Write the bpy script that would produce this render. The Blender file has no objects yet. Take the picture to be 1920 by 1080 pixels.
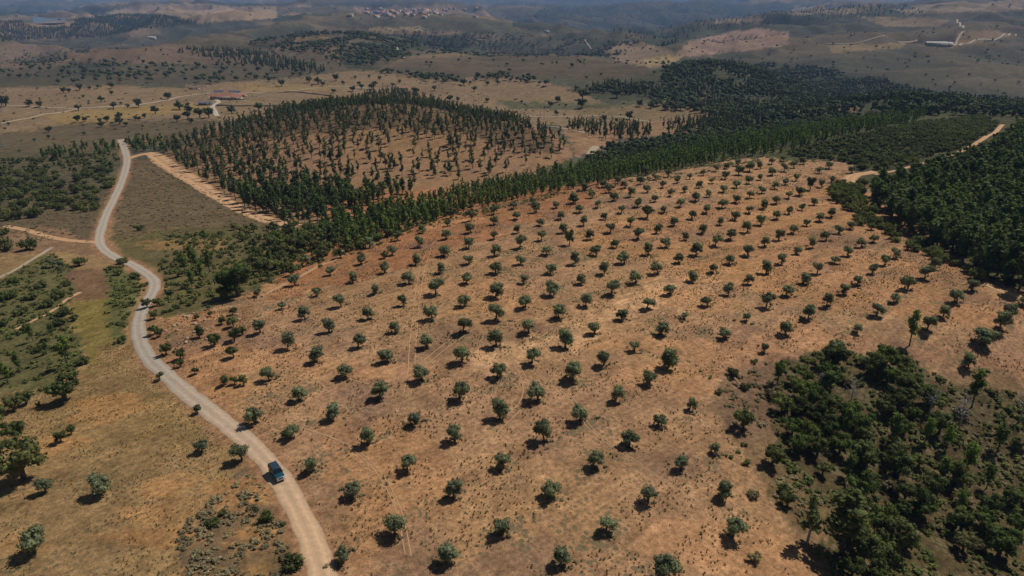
import bpy, math
import numpy as np

# ------------------------------------------------------------------ camera, world, sun, exposure
PITCH = math.radians(22.65); SP, CP = math.sin(PITCH), math.cos(PITCH)
FOC = 1330.0                                   # focal length in photo pixels (photo 1920 wide)
scene = bpy.context.scene
COL = scene.collection
cam_data = bpy.data.cameras.new('camera'); cam = bpy.data.objects.new('camera', cam_data); COL.objects.link(cam)
cam.location = (0, 0, 0); cam.rotation_euler = (math.pi / 2 - PITCH, 0, 0)
cam_data.sensor_width = 36.0; cam_data.lens = 36.0 * FOC / 1920.0
cam_data.clip_start = 1.0; cam_data.clip_end = 80000.0
scene.camera = cam
SUN_EL = math.radians(54.0); SUN_AZ = math.atan2(0.80, 0.60)      # azimuth from +Y towards +X
sun_data = bpy.data.lights.new('sun', 'SUN'); sun = bpy.data.objects.new('sun', sun_data); COL.objects.link(sun)
sun_data.energy = 5.0; sun_data.angle = math.radians(0.5); sun_data.color = (1.0, 0.95, 0.87)
sun.rotation_euler = (math.pi / 2 - SUN_EL, 0, math.pi - SUN_AZ)
sun.location = (300, 200, 400)
world = bpy.data.worlds.new('World'); scene.world = world; world.use_nodes = True
wn = world.node_tree; bg = wn.nodes['Background']
sky = wn.nodes.new('ShaderNodeTexSky'); sky.sky_type = 'NISHITA'; sky.sun_disc = False
sky.sun_elevation = SUN_EL; sky.sun_rotation = SUN_AZ; sky.altitude = 300
wn.links.new(sky.outputs[0], bg.inputs[0]); bg.inputs[1].default_value = 0.05
scene.view_settings.view_transform = 'Standard'; scene.view_settings.look = 'None'
scene.view_settings.exposure = -0.45; scene.view_settings.gamma = 1.0

# ------------------------------------------------------------------ terrain heights (z relative to the drone)
def ray(px, py):
    u = (np.asarray(px, float) - 960) / FOC; v = (np.asarray(py, float) - 540) / FOC
    return u, CP - v * SP, -SP - v * CP                        # world direction per metre of depth
def project(x, y, z):
    d = y * CP - z * SP; d = np.where(d < 1, 1, d)
    return 960 + FOC * x / d, 540 - FOC * (y * SP + z * CP) / d
VIS = [(-100,1200,76),(500,1200,75),(960,1200,76),(1400,1200,78),(2050,1200,86),
 (0,1080,76),(516,880,75),(960,900,75),(1400,900,77),(1700,950,84),(1920,1000,88),(-200,800,80),(2150,800,86),
 (0,700,82),(240,600,80),(600,650,74.5),(960,650,74),(1400,650,74.5),(1700,650,75),(1920,650,76),
 (0,500,88),(200,460,88),(400,500,84),(600,500,80),(960,480,75.5),(1300,450,75),(1600,430,74),(1900,560,72),
 (-300,450,95),(0,400,95),(230,340,96),(400,380,93),(520,420,90),(2200,500,72),
 (700,450,81),(900,400,80),(1100,350,79),(1300,320,77.5),(1500,300,76),(1600,320,75.5),(1920,400,74),(1750,330,72),(1900,250,69),(2200,260,68),
 (700,385,95),(450,360,95),(700,300,90),(740,195,80),(560,218,84),(900,232,84),(1030,262,89),(1090,300,100),(960,335,97),(830,350,96),
 (420,180,110),(200,200,108),(100,250,104),(1100,230,108),(1300,205,112),(900,165,112),(1000,150,106),(640,130,112),(-200,230,106),
 (150,95,110),(0,130,118),(380,120,120),(200,60,145),(200,35,150),(-200,60,145),(95,45,152),
 (800,120,118),(1000,95,112),(900,50,120),(750,20,120),(560,60,118),(450,40,125),(1160,100,150),(1250,60,185),(1120,40,180),
 (1400,95,135),(1400,60,120),(1300,110,150),(1400,128,98),(1700,187,92),(1900,210,88),(1500,230,94),(1620,235,86),(2200,200,90),
 (1700,150,140),(1700,100,130),(1850,60,110),(1600,30,90),(1800,12,90),(2200,60,110)]
HID = [(1000,355,92),(1300,400,85),(1600,450,78),(880,385,98),(740,760,112),(540,700,108),(950,640,108),(150,1750,140),(-100,1600,140),
 (1600,1000,150),(1400,1300,150),(1850,850,140),(1050,1900,150),(1900,380,73),(1300,480,96),(1150,430,100),(1450,480,92),(1180,3300,250),(1240,4600,270),(960,2700,112),(1080,2500,150),(1420,2900,112),(1100,3900,200),(620,1500,112),(560,1900,135),(1650,2600,95)] + \
 [(p, 8500, d) for p, d in ((0,150),(500,150),(1000,160),(1500,140),(1900,140))] + \
 [(p, 13000, 150) for p in (-100,400,960,1500,2000)] + [(p, 24000, 160) for p in (-100,400,960,1500,2000)] + \
 [(p, 30, 77) for p in (0,960,1900)]
pts = []
for px, py, dr in VIS:
    a, b, c = ray(px, py); k = -dr / c; pts.append((a * k, b * k, -dr))
for px, Y, dr in HID:
    u = (px - 960) / FOC; d = Y * CP + dr * SP; pts.append((u * d, Y, -dr))
pts = np.array(pts, float)
Y0 = 80.0
def uv(x, y): return x / (y + Y0), np.log(y + Y0) * 0.9
PU, PV = uv(pts[:, 0], pts[:, 1])
def tps(r2): return 0.5 * r2 * np.log(r2 + 1e-9)
_n = len(pts); _A = np.zeros((_n + 3, _n + 3)); _b = np.zeros(_n + 3)
_A[:_n, :_n] = tps((PU[:, None] - PU) ** 2 + (PV[:, None] - PV) ** 2) + np.eye(_n) * 4e-4
_A[:_n, _n] = 1; _A[:_n, _n + 1] = PU; _A[:_n, _n + 2] = PV; _A[_n:, :_n] = _A[:_n, _n:].T; _b[:_n] = pts[:, 2]
W = np.linalg.solve(_A, _b)
_rng0 = np.random.default_rng(5); NT = _rng0.random((256, 256)).astype(np.float32)
def vnoise(x, y):
    xi = np.floor(x).astype(np.int64); yi = np.floor(y).astype(np.int64); fx = x - xi; fy = y - yi
    fx = fx * fx * (3 - 2 * fx); fy = fy * fy * (3 - 2 * fy)
    g = lambda i, j: NT[(xi + i) & 255, (yi + j) & 255]
    return (g(0,0)*(1-fx)+g(1,0)*fx)*(1-fy)+(g(0,1)*(1-fx)+g(1,1)*fx)*fy
def fbm(x, y, o=4):
    r = 0; a = 0.5
    for i in range(o): r = r + a * vnoise(x + 17.3 * i, y - 9.1 * i); x = x * 2.03; y = y * 2.03; a *= 0.5
    return r / (1 - 0.5 ** o) - 0.5
sstep = lambda a, b, x: (lambda t: t * t * (3 - 2 * t))(np.clip((x - a) / (b - a), 0, 1))
def ridges(x, y, s=520.0):
    wx, wy = x + 160 * fbm(x / 400, y / 400 + 5, 3), y + 160 * fbm(x / 400 + 8, y / 400, 3); r = 0; a = 0.55
    for i in range(4): r = r + a * (1 - np.abs(2 * vnoise(wx / s + 13 * i, wy / s - 7 * i) - 1)); s *= 0.47; a *= 0.5
    return r / 1.03
def height(x, y):
    U, V = uv(x, y); z = W[_n] + W[_n + 1] * U + W[_n + 2] * V
    for i in range(_n): z = z + W[i] * tps((U - PU[i]) ** 2 + (V - PV[i]) ** 2)
    z = z + fbm(x / 9, y / 9, 3) * 0.35
    z = z + fbm(x / 70, y / 70, 4) * 7 * sstep(300, 700, y)
    z = z + (ridges(x, y) - 0.62) * (150 * sstep(850, 1900, y) + 70 * sstep(2500, 6000, y)) + fbm(x / 330 + 3, y / 330, 5) * 20 * sstep(750, 2200, y)
    z = z + fbm(x / 1300 + 7, y / 1300, 5) * 150 * sstep(2600, 7000, y)
    return z
NU, NV = 860, 1150
UG = np.linspace(-1.05, 1.05, NU); SG = np.linspace(math.log(Y0 + 25), math.log(Y0 + 32000), NV)
GY = np.exp(SG)[:, None] - Y0 + np.zeros((1, NU)); GX = UG[None, :] * (GY + Y0)
GZ = height(GX, GY)
def H(x, y):
    x = np.asarray(x, float); y = np.asarray(y, float)
    a = (x / (y + Y0) - UG[0]) / (UG[1] - UG[0]); b = (np.log(np.maximum(y, 26) + Y0) - SG[0]) / (SG[1] - SG[0])
    a = np.clip(a, 0, NU - 1.001); b = np.clip(b, 0, NV - 1.001); i = a.astype(int); j = b.astype(int); a = a - i; b = b - j
    return (GZ[j,i]*(1-a)+GZ[j,i+1]*a)*(1-b)+(GZ[j+1,i]*(1-a)+GZ[j+1,i+1]*a)*b
_D = np.exp(np.linspace(math.log(70), math.log(30000), 900))
def at(px, py):
    """ground points seen at the given photo points (first hit of each ray)"""
    px = np.atleast_1d(np.asarray(px, float)); py = np.atleast_1d(np.asarray(py, float))
    a, b, c = ray(px, py); out = np.zeros((len(px), 3))
    for s in range(0, len(px), 2000):
        e = slice(s, s + 2000); D = _D[None, :]
        g = (c[e, None] * D) < H(a[e, None] * D, b[e, None] * D); k = np.where(g.any(1), g.argmax(1), len(_D) - 1); k = np.maximum(k, 1)
        lo, hi = _D[k - 1], _D[k]
        for _ in range(14):
            m = (lo + hi) / 2; h = (c[e] * m) < H(a[e] * m, b[e] * m); hi = np.where(h, m, hi); lo = np.where(h, lo, m)
        out[e, 0] = a[e] * hi; out[e, 1] = b[e] * hi; out[e, 2] = H(a[e] * hi, b[e] * hi)
    return out
def seen(P, lift=2.0):
    f = np.exp(np.linspace(math.log(0.12), math.log(0.985), 60))[None, :]
    z = (P[:, 2] + lift)[:, None] * f; return (z > H(P[:, 0:1] * f, P[:, 1:2] * f)).all(1)
def inpoly(x, y, poly):
    x = np.asarray(x); y = np.asarray(y); r = np.zeros(x.shape, bool); n = len(poly)
    xs = [p[0] for p in poly]; ys = [p[1] for p in poly]
    bb = (x > min(xs)) & (x < max(xs)) & (y > min(ys)) & (y < max(ys)); X = x[bb]; Y = y[bb]; q = np.zeros(X.shape, bool)
    for i in range(n):
        x0, y0 = poly[i]; x1, y1 = poly[i - 1]
        if y0 == y1: continue
        c = ((y0 > Y) != (y1 > Y)) & (X < (x1 - x0) * (Y - y0) / (y1 - y0) + x0); q ^= c
    r[bb] = q; return r
# ------------------------------------------------------------------ where the orchard trees stand (trunk foot and crown width)
def tile(ox, oy, s, L): return [(ox + a[0] / s, oy + a[1] / s, a[2] / s) + tuple(a[3:]) for a in L]
OLIVES = tile(640,360,6,[(318,625,110),(628,548,100),(230,810,115),(575,710,110),(490,910,120),(125,1020,125),(915,460,100),(885,615,110),
 (833,822,115),(768,1035,145),(1195,385,90),(1178,530,115),(1152,715,135),(1107,920,110),(1470,320,120),(1455,455,110),(1435,625,120),
 (1435,805,115),(1412,1030,135),(1708,255,110),(1712,365,95),(1718,530,95),(1720,715,115),(1733,910,135)]) + \
 tile(960,360,6,[(15,195,90),(45,310,95),(57,460,90),(88,630,130),(98,815,110),(125,1030,105),(235,140,80),(270,230,110),(310,378,95),
 (330,540,110),(387,712,110),(432,915,125),(498,180,85),(543,305,95),(580,455,100),(708,810,120),(778,1030,120),(690,125,100),(755,235,95),
 (807,380,100),(878,535,105),(950,715,115),(1040,920,130),(905,65,90),(963,180,90),(1028,305,85),(1108,455,110),(1180,625,105),(1268,805,130),
 (1395,1020,135),(1160,100,90),(1230,235,90),(1330,385,100),(1415,530,115),(1530,710,115),(1640,915,140),(1325,55,100),(1415,170,100),
 (1625,460,100),(1738,625,110),(1872,800,110),(1608,110,80),(1712,230,90),(1825,380,100),(1775,50,80),(1890,170,90)]) + \
 tile(1280,360,6,[(142,100,105),(295,55,70),(98,300,100),(265,240,95),(38,545,85),(230,460,110),(145,715,130),(100,1010,130),(437,180,105),
 (412,370,95),(363,605,115),(338,905,105),(600,120,95),(583,310,110),(540,540,110),(525,805,115),(745,70,85),(740,240,95),(728,455,105),
 (730,715,130),(730,1030,115),(900,190,105),(880,375,110),(912,615,105),(935,920,130),(1048,135,100),(1048,310,100),(1075,540,105),
 (1110,815,125),(1188,70,85),(1197,250,90),(1248,465,95),(1285,700,100),(1342,205,75),(1390,385,85),(1465,630,110),(1515,915,125),
 (1357,1035,140),(1475,150,80),(1540,335,100),(1620,545,100),(1703,800,95),(1668,285,100),(1760,470,100),(1858,720,110),(1888,415,100)]) + \
 tile(1600,360,6,[(215,570,90),(95,620,110),(480,740,100),(352,825,110),(212,920,110),(45,1050,110),(800,980,140),(910,870,120),(615,1090,150)]) + \
 tile(960,220,6,[(835,825,90),(1020,790,90),(1090,850,90),(1265,800,85),(1190,740,80),(1440,755,95),(1525,845,80),(1605,705,80),
 (1500,660,90),(1688,795,75),(1755,670,85),(1860,740,80)]) + \
 tile(1280,220,6,[(80,695,60),(20,845,70),(180,790,80),(232,655,60),(328,745,70),(365,610,70),(462,845,90),(475,700,90),(490,580,70),
 (605,795,90),(625,650,100),(620,545,70),(750,610,110),(745,745,90),(878,580,80),(877,705,75),(887,855,90),(1000,530,75),(1010,655,85),
 (1030,805,80),(1125,495,70),(1140,605,80),(1155,760,85),(1252,570,75),(1280,720,75),(1310,880,100),(1360,530,80),(1532,630,80),
 (1560,790,80),(1645,580,80),(1680,735,70),(1905,630,80)]) + \
 tile(440,480,6,[(265,460,90),(810,110,120),(525,600,100),(290,865,160),(680,330,130),(1075,220,110),(930,445,100),(790,710,140),(600,1030,170),
 (1200,570,140),(1060,860,140),(1385,1030,150),(1600,425,110),(1500,705,150),(1805,860,130),(1905,560,120)]) + \
 tile(1280,540,6,[(280,205,120),(520,80,120),(15,350,80),(720,375,90),(490,560,130),(940,215,150),(1160,85,130),(925,720,90),(1150,520,150),
 (1410,350,140),(1615,205,130),(1800,70,120),(1745,720,150)]) + \
 tile(1600,540,6,[(258,300,140),(447,165,110),(40,500,110),(1165,160,140),(1010,320,140),(825,480,170),(1320,30,130),(1770,345,150),
 (1635,480,190),(1465,660,220),(1290,905,150),(1890,190,100),(105,860,120)]) + \
 tile(640,360,3,[(532,580,85),(512,715,75),(483,870,80),(455,1055,95),(695,640,70),(683,790,85),(678,955,100),(870,585,85),(870,718,90),
 (872,868,85),(877,1045,90),(1038,650,80),(1052,790,80),(1072,965,95),(1197,580,80),(1222,712,75),(1258,878,95),(1302,1060,100),
 (1375,640,70),(1422,795,75),(1478,975,85),(1520,572,80),(1578,715,70),(1650,890,60),(1718,655,75),(1798,805,75),(1855,577,70),
 (1843,985,95),(1735,1075,75),(262,960,85),(20,1045,80)]) + \
 tile(0,360,3,[(1515,1060,80),(1770,955,90)]) + \
 tile(0,720,3,[(1683,90,85),(1862,200,100),(1768,490,90)]) + \
 tile(640,720,3,[(217,80,100),(415,225,80),(145,340,90),(370,485,95),(65,640,95),(300,840,120),(640,325,95),(662,80,105),(890,200,110),
 (895,475,90),(632,630,100),(905,840,100),(595,1000,115),(10,1000,90),(1107,90,100),(1140,320,110),(1415,465,95),(1170,640,110),
 (1235,1010,95),(1345,205,90),(1545,90,80),(1620,350,95),(1490,820,100),(1725,660,100),(1800,1100,170),(1800,235,70),(1915,480,80)]) + \
 tile(1280,720,3,[(40,140,60),(180,385,65),(235,640,95),(280,860,110)])
# ------------------------------------------------------------------ helpers
def srgb(r, g, b, k=1.0):
    f = lambda c: (c / 12.92 if c <= 0.04045 else ((c + 0.055) / 1.055) ** 2.4)
    return tuple(f(c / 255.0) * k for c in (r, g, b))
def tag(o, label=None, cat=None, group=None, kind=None):
    if label: o['label'] = label
    if cat: o['category'] = cat
    if group: o['group'] = group
    if kind: o['kind'] = kind
    return o
def mesh_of(name, V, F, mats=(), mi=None, smooth=False):
    """V (n,3); F list of arrays of faces, each (m,k)"""
    V = np.asarray(V, np.float32); me = bpy.data.meshes.new(name)
    F = [np.asarray(f, np.int32) for f in F if len(f)]
    me.vertices.add(len(V)); me.vertices.foreach_set('co', V.ravel())
    ln = np.concatenate([np.full(len(f), f.shape[1], np.int32) for f in F]); lv = np.concatenate([f.ravel() for f in F])
    me.loops.add(len(lv)); me.loops.foreach_set('vertex_index', lv)
    me.polygons.add(len(ln)); me.polygons.foreach_set('loop_start', np.concatenate([[0], np.cumsum(ln)[:-1]]).astype(np.int32))
    me.polygons.foreach_set('loop_total', ln)
    for m in mats: me.materials.append(m)
    if mi is not None: me.polygons.foreach_set('material_index', np.asarray(mi, np.int32))
    if smooth: me.polygons.foreach_set('use_smooth', np.ones(len(ln), bool))
    me.update(calc_edges=True); return me
def link(name, me, parent=None, loc=(0, 0, 0), rz=0.0, sc=1.0):
    o = bpy.data.objects.new(name, me); COL.objects.link(o); o.location = loc; o.rotation_euler = (0, 0, rz)
    o.scale = (sc, sc, sc) if not isinstance(sc, tuple) else sc
    if parent: o.parent = parent
    return o
# geometry pieces: (V, quads, tris)
def tube(P, R, n=6):
    P = np.asarray(P, float); V = []; 
    for i, p in enumerate(P):
        d = P[min(i + 1, len(P) - 1)] - P[max(i - 1, 0)]; d /= np.linalg.norm(d) + 1e-9
        a = np.cross(d, (0.3, 1, 0.1)); a /= np.linalg.norm(a); b = np.cross(d, a)
        for k in range(n): t = 2 * math.pi * k / n; V.append(p + (a * math.cos(t) + b * math.sin(t)) * R[i])
    F = [(i * n + k, i * n + (k + 1) % n, (i + 1) * n + (k + 1) % n, (i + 1) * n + k) for i in range(len(P) - 1) for k in range(n)]
    return np.array(V), np.array(F)
def join(parts):
    V = []; F = []; o = 0
    for v, f in parts: V.append(v); F.append(f + o); o += len(v)
    return np.concatenate(V), np.concatenate(F)
def ball(c, r, rng, nu=7, nv=4, rough=0.12):
    V = []; c = np.asarray(c, float); r = np.asarray(r, float) * np.ones(3)
    for j in range(nv + 1):
        ph = math.pi * (j + 0.02) / (nv + 0.04)
        for i in range(nu):
            th = 2 * math.pi * (i + 0.5 * (j & 1)) / nu
            V.append(c + r * np.array((math.sin(ph) * math.cos(th), math.sin(ph) * math.sin(th), math.cos(ph))) * (1 + rng.uniform(-rough, rough)))
    F = [(j * nu + i, (j + 1) * nu + i, (j + 1) * nu + (i + 1) % nu, j * nu + (i + 1) % nu) for j in range(nv) for i in range(nu)]
    return np.array(V), np.array(F)
def leaves(rng, lumps, n, size, core=0.68, spread=0.75, cu=7, cv=4):
    """many small leaf-clump faces through the volume of each lump, over a solid core added to block light"""
    C = np.array([l[:3] for l in lumps], float); R = np.array([(l[3], l[3], l[3] * (l[4] if len(l) > 4 else 1)) for l in lumps], float)
    w = R[:, 0] ** 2; k = rng.choice(len(C), n, p=w / w.sum())
    d = rng.normal(size=(n, 3)); d /= np.linalg.norm(d, axis=1)[:, None]
    p = C[k] + d * R[k] * rng.uniform(core * 0.95, 1.08, (n, 1))
    nn = d + rng.normal(size=(n, 3)) * spread; nn /= np.linalg.norm(nn, axis=1)[:, None]
    a = np.cross(nn, rng.normal(size=(n, 3))); a /= np.linalg.norm(a, axis=1)[:, None] + 1e-9; b = np.cross(nn, a)
    s = size * rng.uniform(0.6, 1.3, (n, 1)); t = s * rng.uniform(0.45, 0.8, (n, 1))
    V = np.stack([p - a * s, p - b * t, p + a * s, p + b * t], 1).reshape(-1, 3); F = np.arange(n * 4).reshape(-1, 4)
    out = [(V, F)]
    if core > 0: out += [ball(c, r * core, rng, cu, cv) for c, r in zip(C, R)]  # solid ball inside each lump, added so light does not leak through the crown
    return join(out)
# ------------------------------------------------------------------ materials
class NT_:
    def __init__(s, name):
        s.m = bpy.data.materials.new(name); s.m.use_nodes = True; s.t = s.m.node_tree; s.b = s.t.nodes['Principled BSDF']; s.out = s.t.nodes['Material Output']
    def n(s, ty, **kw):
        x = s.t.nodes.new(ty)
        for k, v in kw.items():
            if k.startswith('i_'): x.inputs[k[2:].replace('_', ' ')].default_value = v
            else: setattr(x, k, v)
        return x
    def l(s, a, b): s.t.links.new(a, b)
    def mix(s, f, a, b, blend='MIX'):
        x = s.n('ShaderNodeMix', data_type='RGBA', blend_type=blend, clamp_result=False)
        for sock, v in ((x.inputs['Factor'], f), (x.inputs['A'], a), (x.inputs['B'], b)):
            if isinstance(v, (int, float)): sock.default_value = v
            elif isinstance(v, tuple): sock.default_value = v + (1,) if len(v) == 3 else v
            else: s.l(v, sock)
        return x.outputs['Result']
    def math(s, op, a, b=0.0, c=None, clamp=False):
        x = s.n('ShaderNodeMath', operation=op, use_clamp=clamp)
        for i, v in enumerate((a, b) if c is None else (a, b, c)):
            if isinstance(v, (int, float)): x.inputs[i].default_value = v
            else: s.l(v, x.inputs[i])
        return x.outputs[0]
    def mapr(s, v, a, b, c, d):
        x = s.n('ShaderNodeMapRange'); s.l(v, x.inputs[0])
        for i, q in enumerate((a, b, c, d)): x.inputs[i + 1].default_value = q
        return x.outputs[0]
    def noise(s, co, scale, detail=4, rough=0.6):
        x = s.n('ShaderNodeTexNoise', i_Scale=scale, i_Detail=detail, i_Roughness=rough); s.l(co, x.inputs['Vector']); return x.outputs[0]
def plain(name, col, rough=0.8, metal=0.0, var=0.12, scale=3.0, spec=0.3):
    t = NT_(name); co = t.n('ShaderNodeTexCoord').outputs['Object']; n = t.noise(co, scale)
    f = t.mapr(n, 0.25, 0.75, 1 - var, 1 + var); c = t.mix(1.0, col, f, 'MULTIPLY'); t.l(c, t.b.inputs['Base Color'])
    t.b.inputs['Roughness'].default_value = rough; t.b.inputs['Metallic'].default_value = metal; t.b.inputs['Specular IOR Level'].default_value = spec
    return t.m
def foliage(name, c0, c1, c2, tr=0.22):
    """leaf colour: differs leaf to leaf and tree to tree"""
    t = NT_(name); g = t.n('ShaderNodeNewGeometry').outputs['Random Per Island']; oi = t.n('ShaderNodeObjectInfo').outputs['Random']
    w = t.noise(t.n('ShaderNodeNewGeometry').outputs['Position'], 0.11, 2)
    a = t.mix(g, c0, c1); b = t.mix(t.math('MULTIPLY', t.math('POWER', oi, 2.0), 0.75), a, c2)
    b = t.mix(1.0, b, t.mapr(w, 0.3, 0.7, 0.62, 1.5), 'MULTIPLY')
    t.l(b, t.b.inputs['Base Color']); t.b.inputs['Roughness'].default_value = 0.75; t.b.inputs['Specular IOR Level'].default_value = 0.18
    tl = t.n('ShaderNodeBsdfTranslucent'); t.l(t.mix(1.0, b, (1.15, 1.25, 0.6), 'MULTIPLY'), tl.inputs[0]); mx = t.n('ShaderNodeMixShader'); mx.inputs[0].default_value = tr
    t.l(t.b.outputs[0], mx.inputs[1]); t.l(tl.outputs[0], mx.inputs[2]); t.l(mx.outputs[0], t.out.inputs[0]); return t.m
M = {}
M['olive'] = foliage('olive_leaves', (0.105, 0.122, 0.060), (0.240, 0.255, 0.140), (0.180, 0.200, 0.120), 0.32)
M['oak'] = foliage('oak_leaves', (0.040, 0.055, 0.014), (0.128, 0.150, 0.044), (0.150, 0.155, 0.050), 0.28)
M['young'] = foliage('young_pine_needles', (0.060, 0.095, 0.018), (0.190, 0.250, 0.050), (0.120, 0.170, 0.040), 0.32)
M['euc'] = foliage('eucalyptus_leaves', (0.048, 0.068, 0.020), (0.135, 0.165, 0.052), (0.120, 0.140, 0.050), 0.28)
M['dark'] = foliage('dark_forest_leaves', (0.034, 0.056, 0.013), (0.115, 0.160, 0.038), (0.125, 0.150, 0.034), 0.3)
M['far'] = foliage('far_tree_leaves', (0.046, 0.062, 0.022), (0.110, 0.135, 0.046), (0.090, 0.105, 0.040), 0.2)
M['scrub'] = foliage('scrub_leaves', (0.170, 0.150, 0.080), (0.320, 0.260, 0.145), (0.300, 0.215, 0.125), 0.3)
M['green'] = foliage('green_scrub_leaves', (0.080, 0.100, 0.030), (0.200, 0.215, 0.065), (0.210, 0.190, 0.070), 0.28)
M['tuft'] = foliage('dry_tufts', (0.120, 0.095, 0.045), (0.300, 0.220, 0.110), (0.15, 0.15, 0.06), 0.2)
M['bark'] = plain('grey_bark', (0.10, 0.080, 0.060)); M['pale'] = plain('pale_bark', (0.36, 0.30, 0.23)); M['dead'] = plain('bleached_dead_wood', (0.42, 0.38, 0.33))
# ------------------------------------------------------------------ tree kinds (unit meshes, copied later)
rg = np.random.default_rng(11)
def lumps_round(rng, n, rx, z, rz, lr):
    L = []
    for i in range(n):
        a = 2 * math.pi * (i + rng.uniform(-0.35, 0.35)) / n * 2.4; q = math.sqrt(rng.uniform(0, 1)) * rx
        L.append((math.cos(a) * q, math.sin(a) * q, z + rng.uniform(-rz, rz) * math.sqrt(max(0.1, 1 - (q / rx) ** 2 * 0.7)), lr * rng.uniform(0.7, 1.3), 0.85))
    return L
def mk(kind, seed):
    """returns (trunk V,F), (crown V,F); radius-1 crown for round kinds, height-1 for tall kinds"""
    r = np.random.default_rng(seed)
    if kind == 'olive':
        ln = r.uniform(-0.28, 0.28, 2); L = lumps_round(r, int(r.integers(10, 16)), 0.66, 1.20, 0.50, 0.42); fl = r.uniform(0.75, 1.15); L = [(x * fl + ln[0], y + ln[1], z + 0.25 * abs(x) * r.uniform(-1, 1), q, e) for x, y, z, q, e in L]
        T = [tube([(0, 0, -0.15), (ln[0] * .2, ln[1] * .2, 0.3), (ln[0] * .7, ln[1] * .7, 0.7)], [0.13, 0.10, 0.08])]
        for l in L[::3]: T.append(tube([(ln[0] * .6, ln[1] * .6, 0.7), (l[0] * .6 + ln[0] * .2, l[1] * .6 + ln[1] * .2, 1.05), l[:3]], [0.08, 0.055, 0.02], 5))
        return join(T), leaves(r, L, 860, 0.095, 0.70)
    if kind == 'oak':
        L = lumps_round(r, 17, 0.72, 1.12, 0.50, 0.34)
        T = [tube([(0, 0, -0.15), (0.03, 0.02, 0.3), (0.0, 0.05, 0.7)], [0.13, 0.10, 0.08])]
        for l in L[::3]: T.append(tube([(0, 0.03, 0.5), (l[0] * .5, l[1] * .5, 0.8), l[:3]], [0.07, 0.05, 0.02], 5))
        return join(T), leaves(r, L, 1000, 0.075, 0.66)
    if kind == 'bush':
        L = lumps_round(r, 9, 0.66, 0.48, 0.22, 0.38)
        T = [tube([(0, 0, -0.15), (l[0] * .5, l[1] * .5, 0.25), l[:3]], [0.06, 0.04, 0.02], 5) for l in L[::3]]
        return join(T), leaves(r, L, 420, 0.10, 0.62)
    if kind in ('euc', 'young', 'pine', 'dark'):
        n, w, z0, nl, sz = {'euc': (9, 0.17, 0.30, 260, 0.036), 'young': (9, 0.20, 0.16, 260, 0.036), 'dark': (9, 0.19, 0.22, 280, 0.036), 'pine': (15, 0.21, 0.34, 620, 0.026)}[kind]
        L = []
        for i in range(n):
            f = (i + 0.5) / n; a = r.uniform(0, 6.3); prof = (1 - f * 0.72) if kind == 'young' and seed % 2 else (0.50 + 1.5 * f * (1 - f)) if kind != 'euc' else (0.85 - 0.45 * f); q = w * prof * r.uniform(0.1, 0.62)
            L.append((math.cos(a) * q, math.sin(a) * q, z0 + f * (0.96 - z0), w * prof * r.uniform(0.5, 0.78), 1.35 if kind != 'pine' else 0.8))
        b = r.uniform(-0.03, 0.03, 2); L = [(x + r.normal() * w * 0.12, y + r.normal() * w * 0.12, z, q * r.uniform(0.75, 1.25), e) for x, y, z, q, e in L]
        T = [tube([(0, 0, -0.05), (b[0], b[1], 0.4), (0, 0, 0.9)], [0.022, 0.016, 0.006], 5)]
        for l in L[1::3]: T.append(tube([(b[0] * .8, b[1] * .8, l[2] - 0.08), l[:3]], [0.01, 0.004], 4))
        return join(T), leaves(r, L, nl, sz, 0.6, cu=6, cv=3)
    if kind == 'dead':
        T = [tube([(0, 0, -0.05), (0.02, 0, 0.4), (0.05, 0.02, 0.95)], [0.024, 0.017, 0.004], 6)]
        for i in range(26):
            z = r.uniform(0.3, 0.85); a = r.uniform(0, 6.3); q = r.uniform(0.14, 0.34) * (1.15 - z * 0.6)
            p1 = np.array((0.03 + math.cos(a) * q * .5, math.sin(a) * q * .5, z + 0.04)); p2 = np.array((0.03 + math.cos(a) * q, math.sin(a) * q, z + r.uniform(0.08, 0.2)))
            T.append(tube([(0.03, 0, z), p1, p2], [0.008, 0.006, 0.003], 4))
            T.append(tube([p1, p1 + r.normal(size=3) * 0.05 + (0, 0, 0.05)], [0.005, 0.002], 4))
        return join(T), None
def low(kind, seed, nl):
    r = np.random.default_rng(seed)
    if kind == 'tall': L = [(r.uniform(-.05, .05), r.uniform(-.05, .05), 0.22 + 0.22 * i, 0.20 * (1 - 0.16 * i), 1.1) for i in range(4)]; return leaves(r, L, nl, 0.07, 0.75, cu=5, cv=3)
    if kind == 'round': L = lumps_round(r, 4, 0.5, 0.95, 0.25, 0.5); return leaves(r, L, nl, 0.2, 0.78, cu=5, cv=3)
    if kind == 'bush': L = lumps_round(r, 4, 0.55, 0.4, 0.15, 0.45); return leaves(r, L, nl, 0.2, 0.7, cu=5, cv=3)
KIND = {}
MATOF = {'olive': ('bark', 'olive'), 'oak': ('bark', 'oak'), 'bush': ('bark', 'oak'), 'euc': ('pale', 'euc'), 'young': ('bark', 'young'), 'dark': ('bark', 'dark'), 'pine': ('bark', 'young'), 'dead': ('dead', 'dead')}
for kd, nvar in (('olive', 9), ('oak', 7), ('bush', 6), ('euc', 7), ('young', 6), ('dark', 6), ('pine', 4), ('dead', 3)):
    KIND[kd] = [mk(kd, 100 + 17 * i + len(kd)) for i in range(nvar)]
_mc = {}
def meshes(kind, i, mat=None):
    k = (kind, i, mat)
    if k not in _mc:
        t, c = KIND[kind][i]; a = mesh_of('trunk', t[0], [t[1]], [M[MATOF[kind][0]]], smooth=True)
        b = mesh_of('crown', c[0], [c[1]], [M[mat or MATOF[kind][1]]]) if c is not None else None
        _mc[k] = (a, b)
    return _mc[k]
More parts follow.
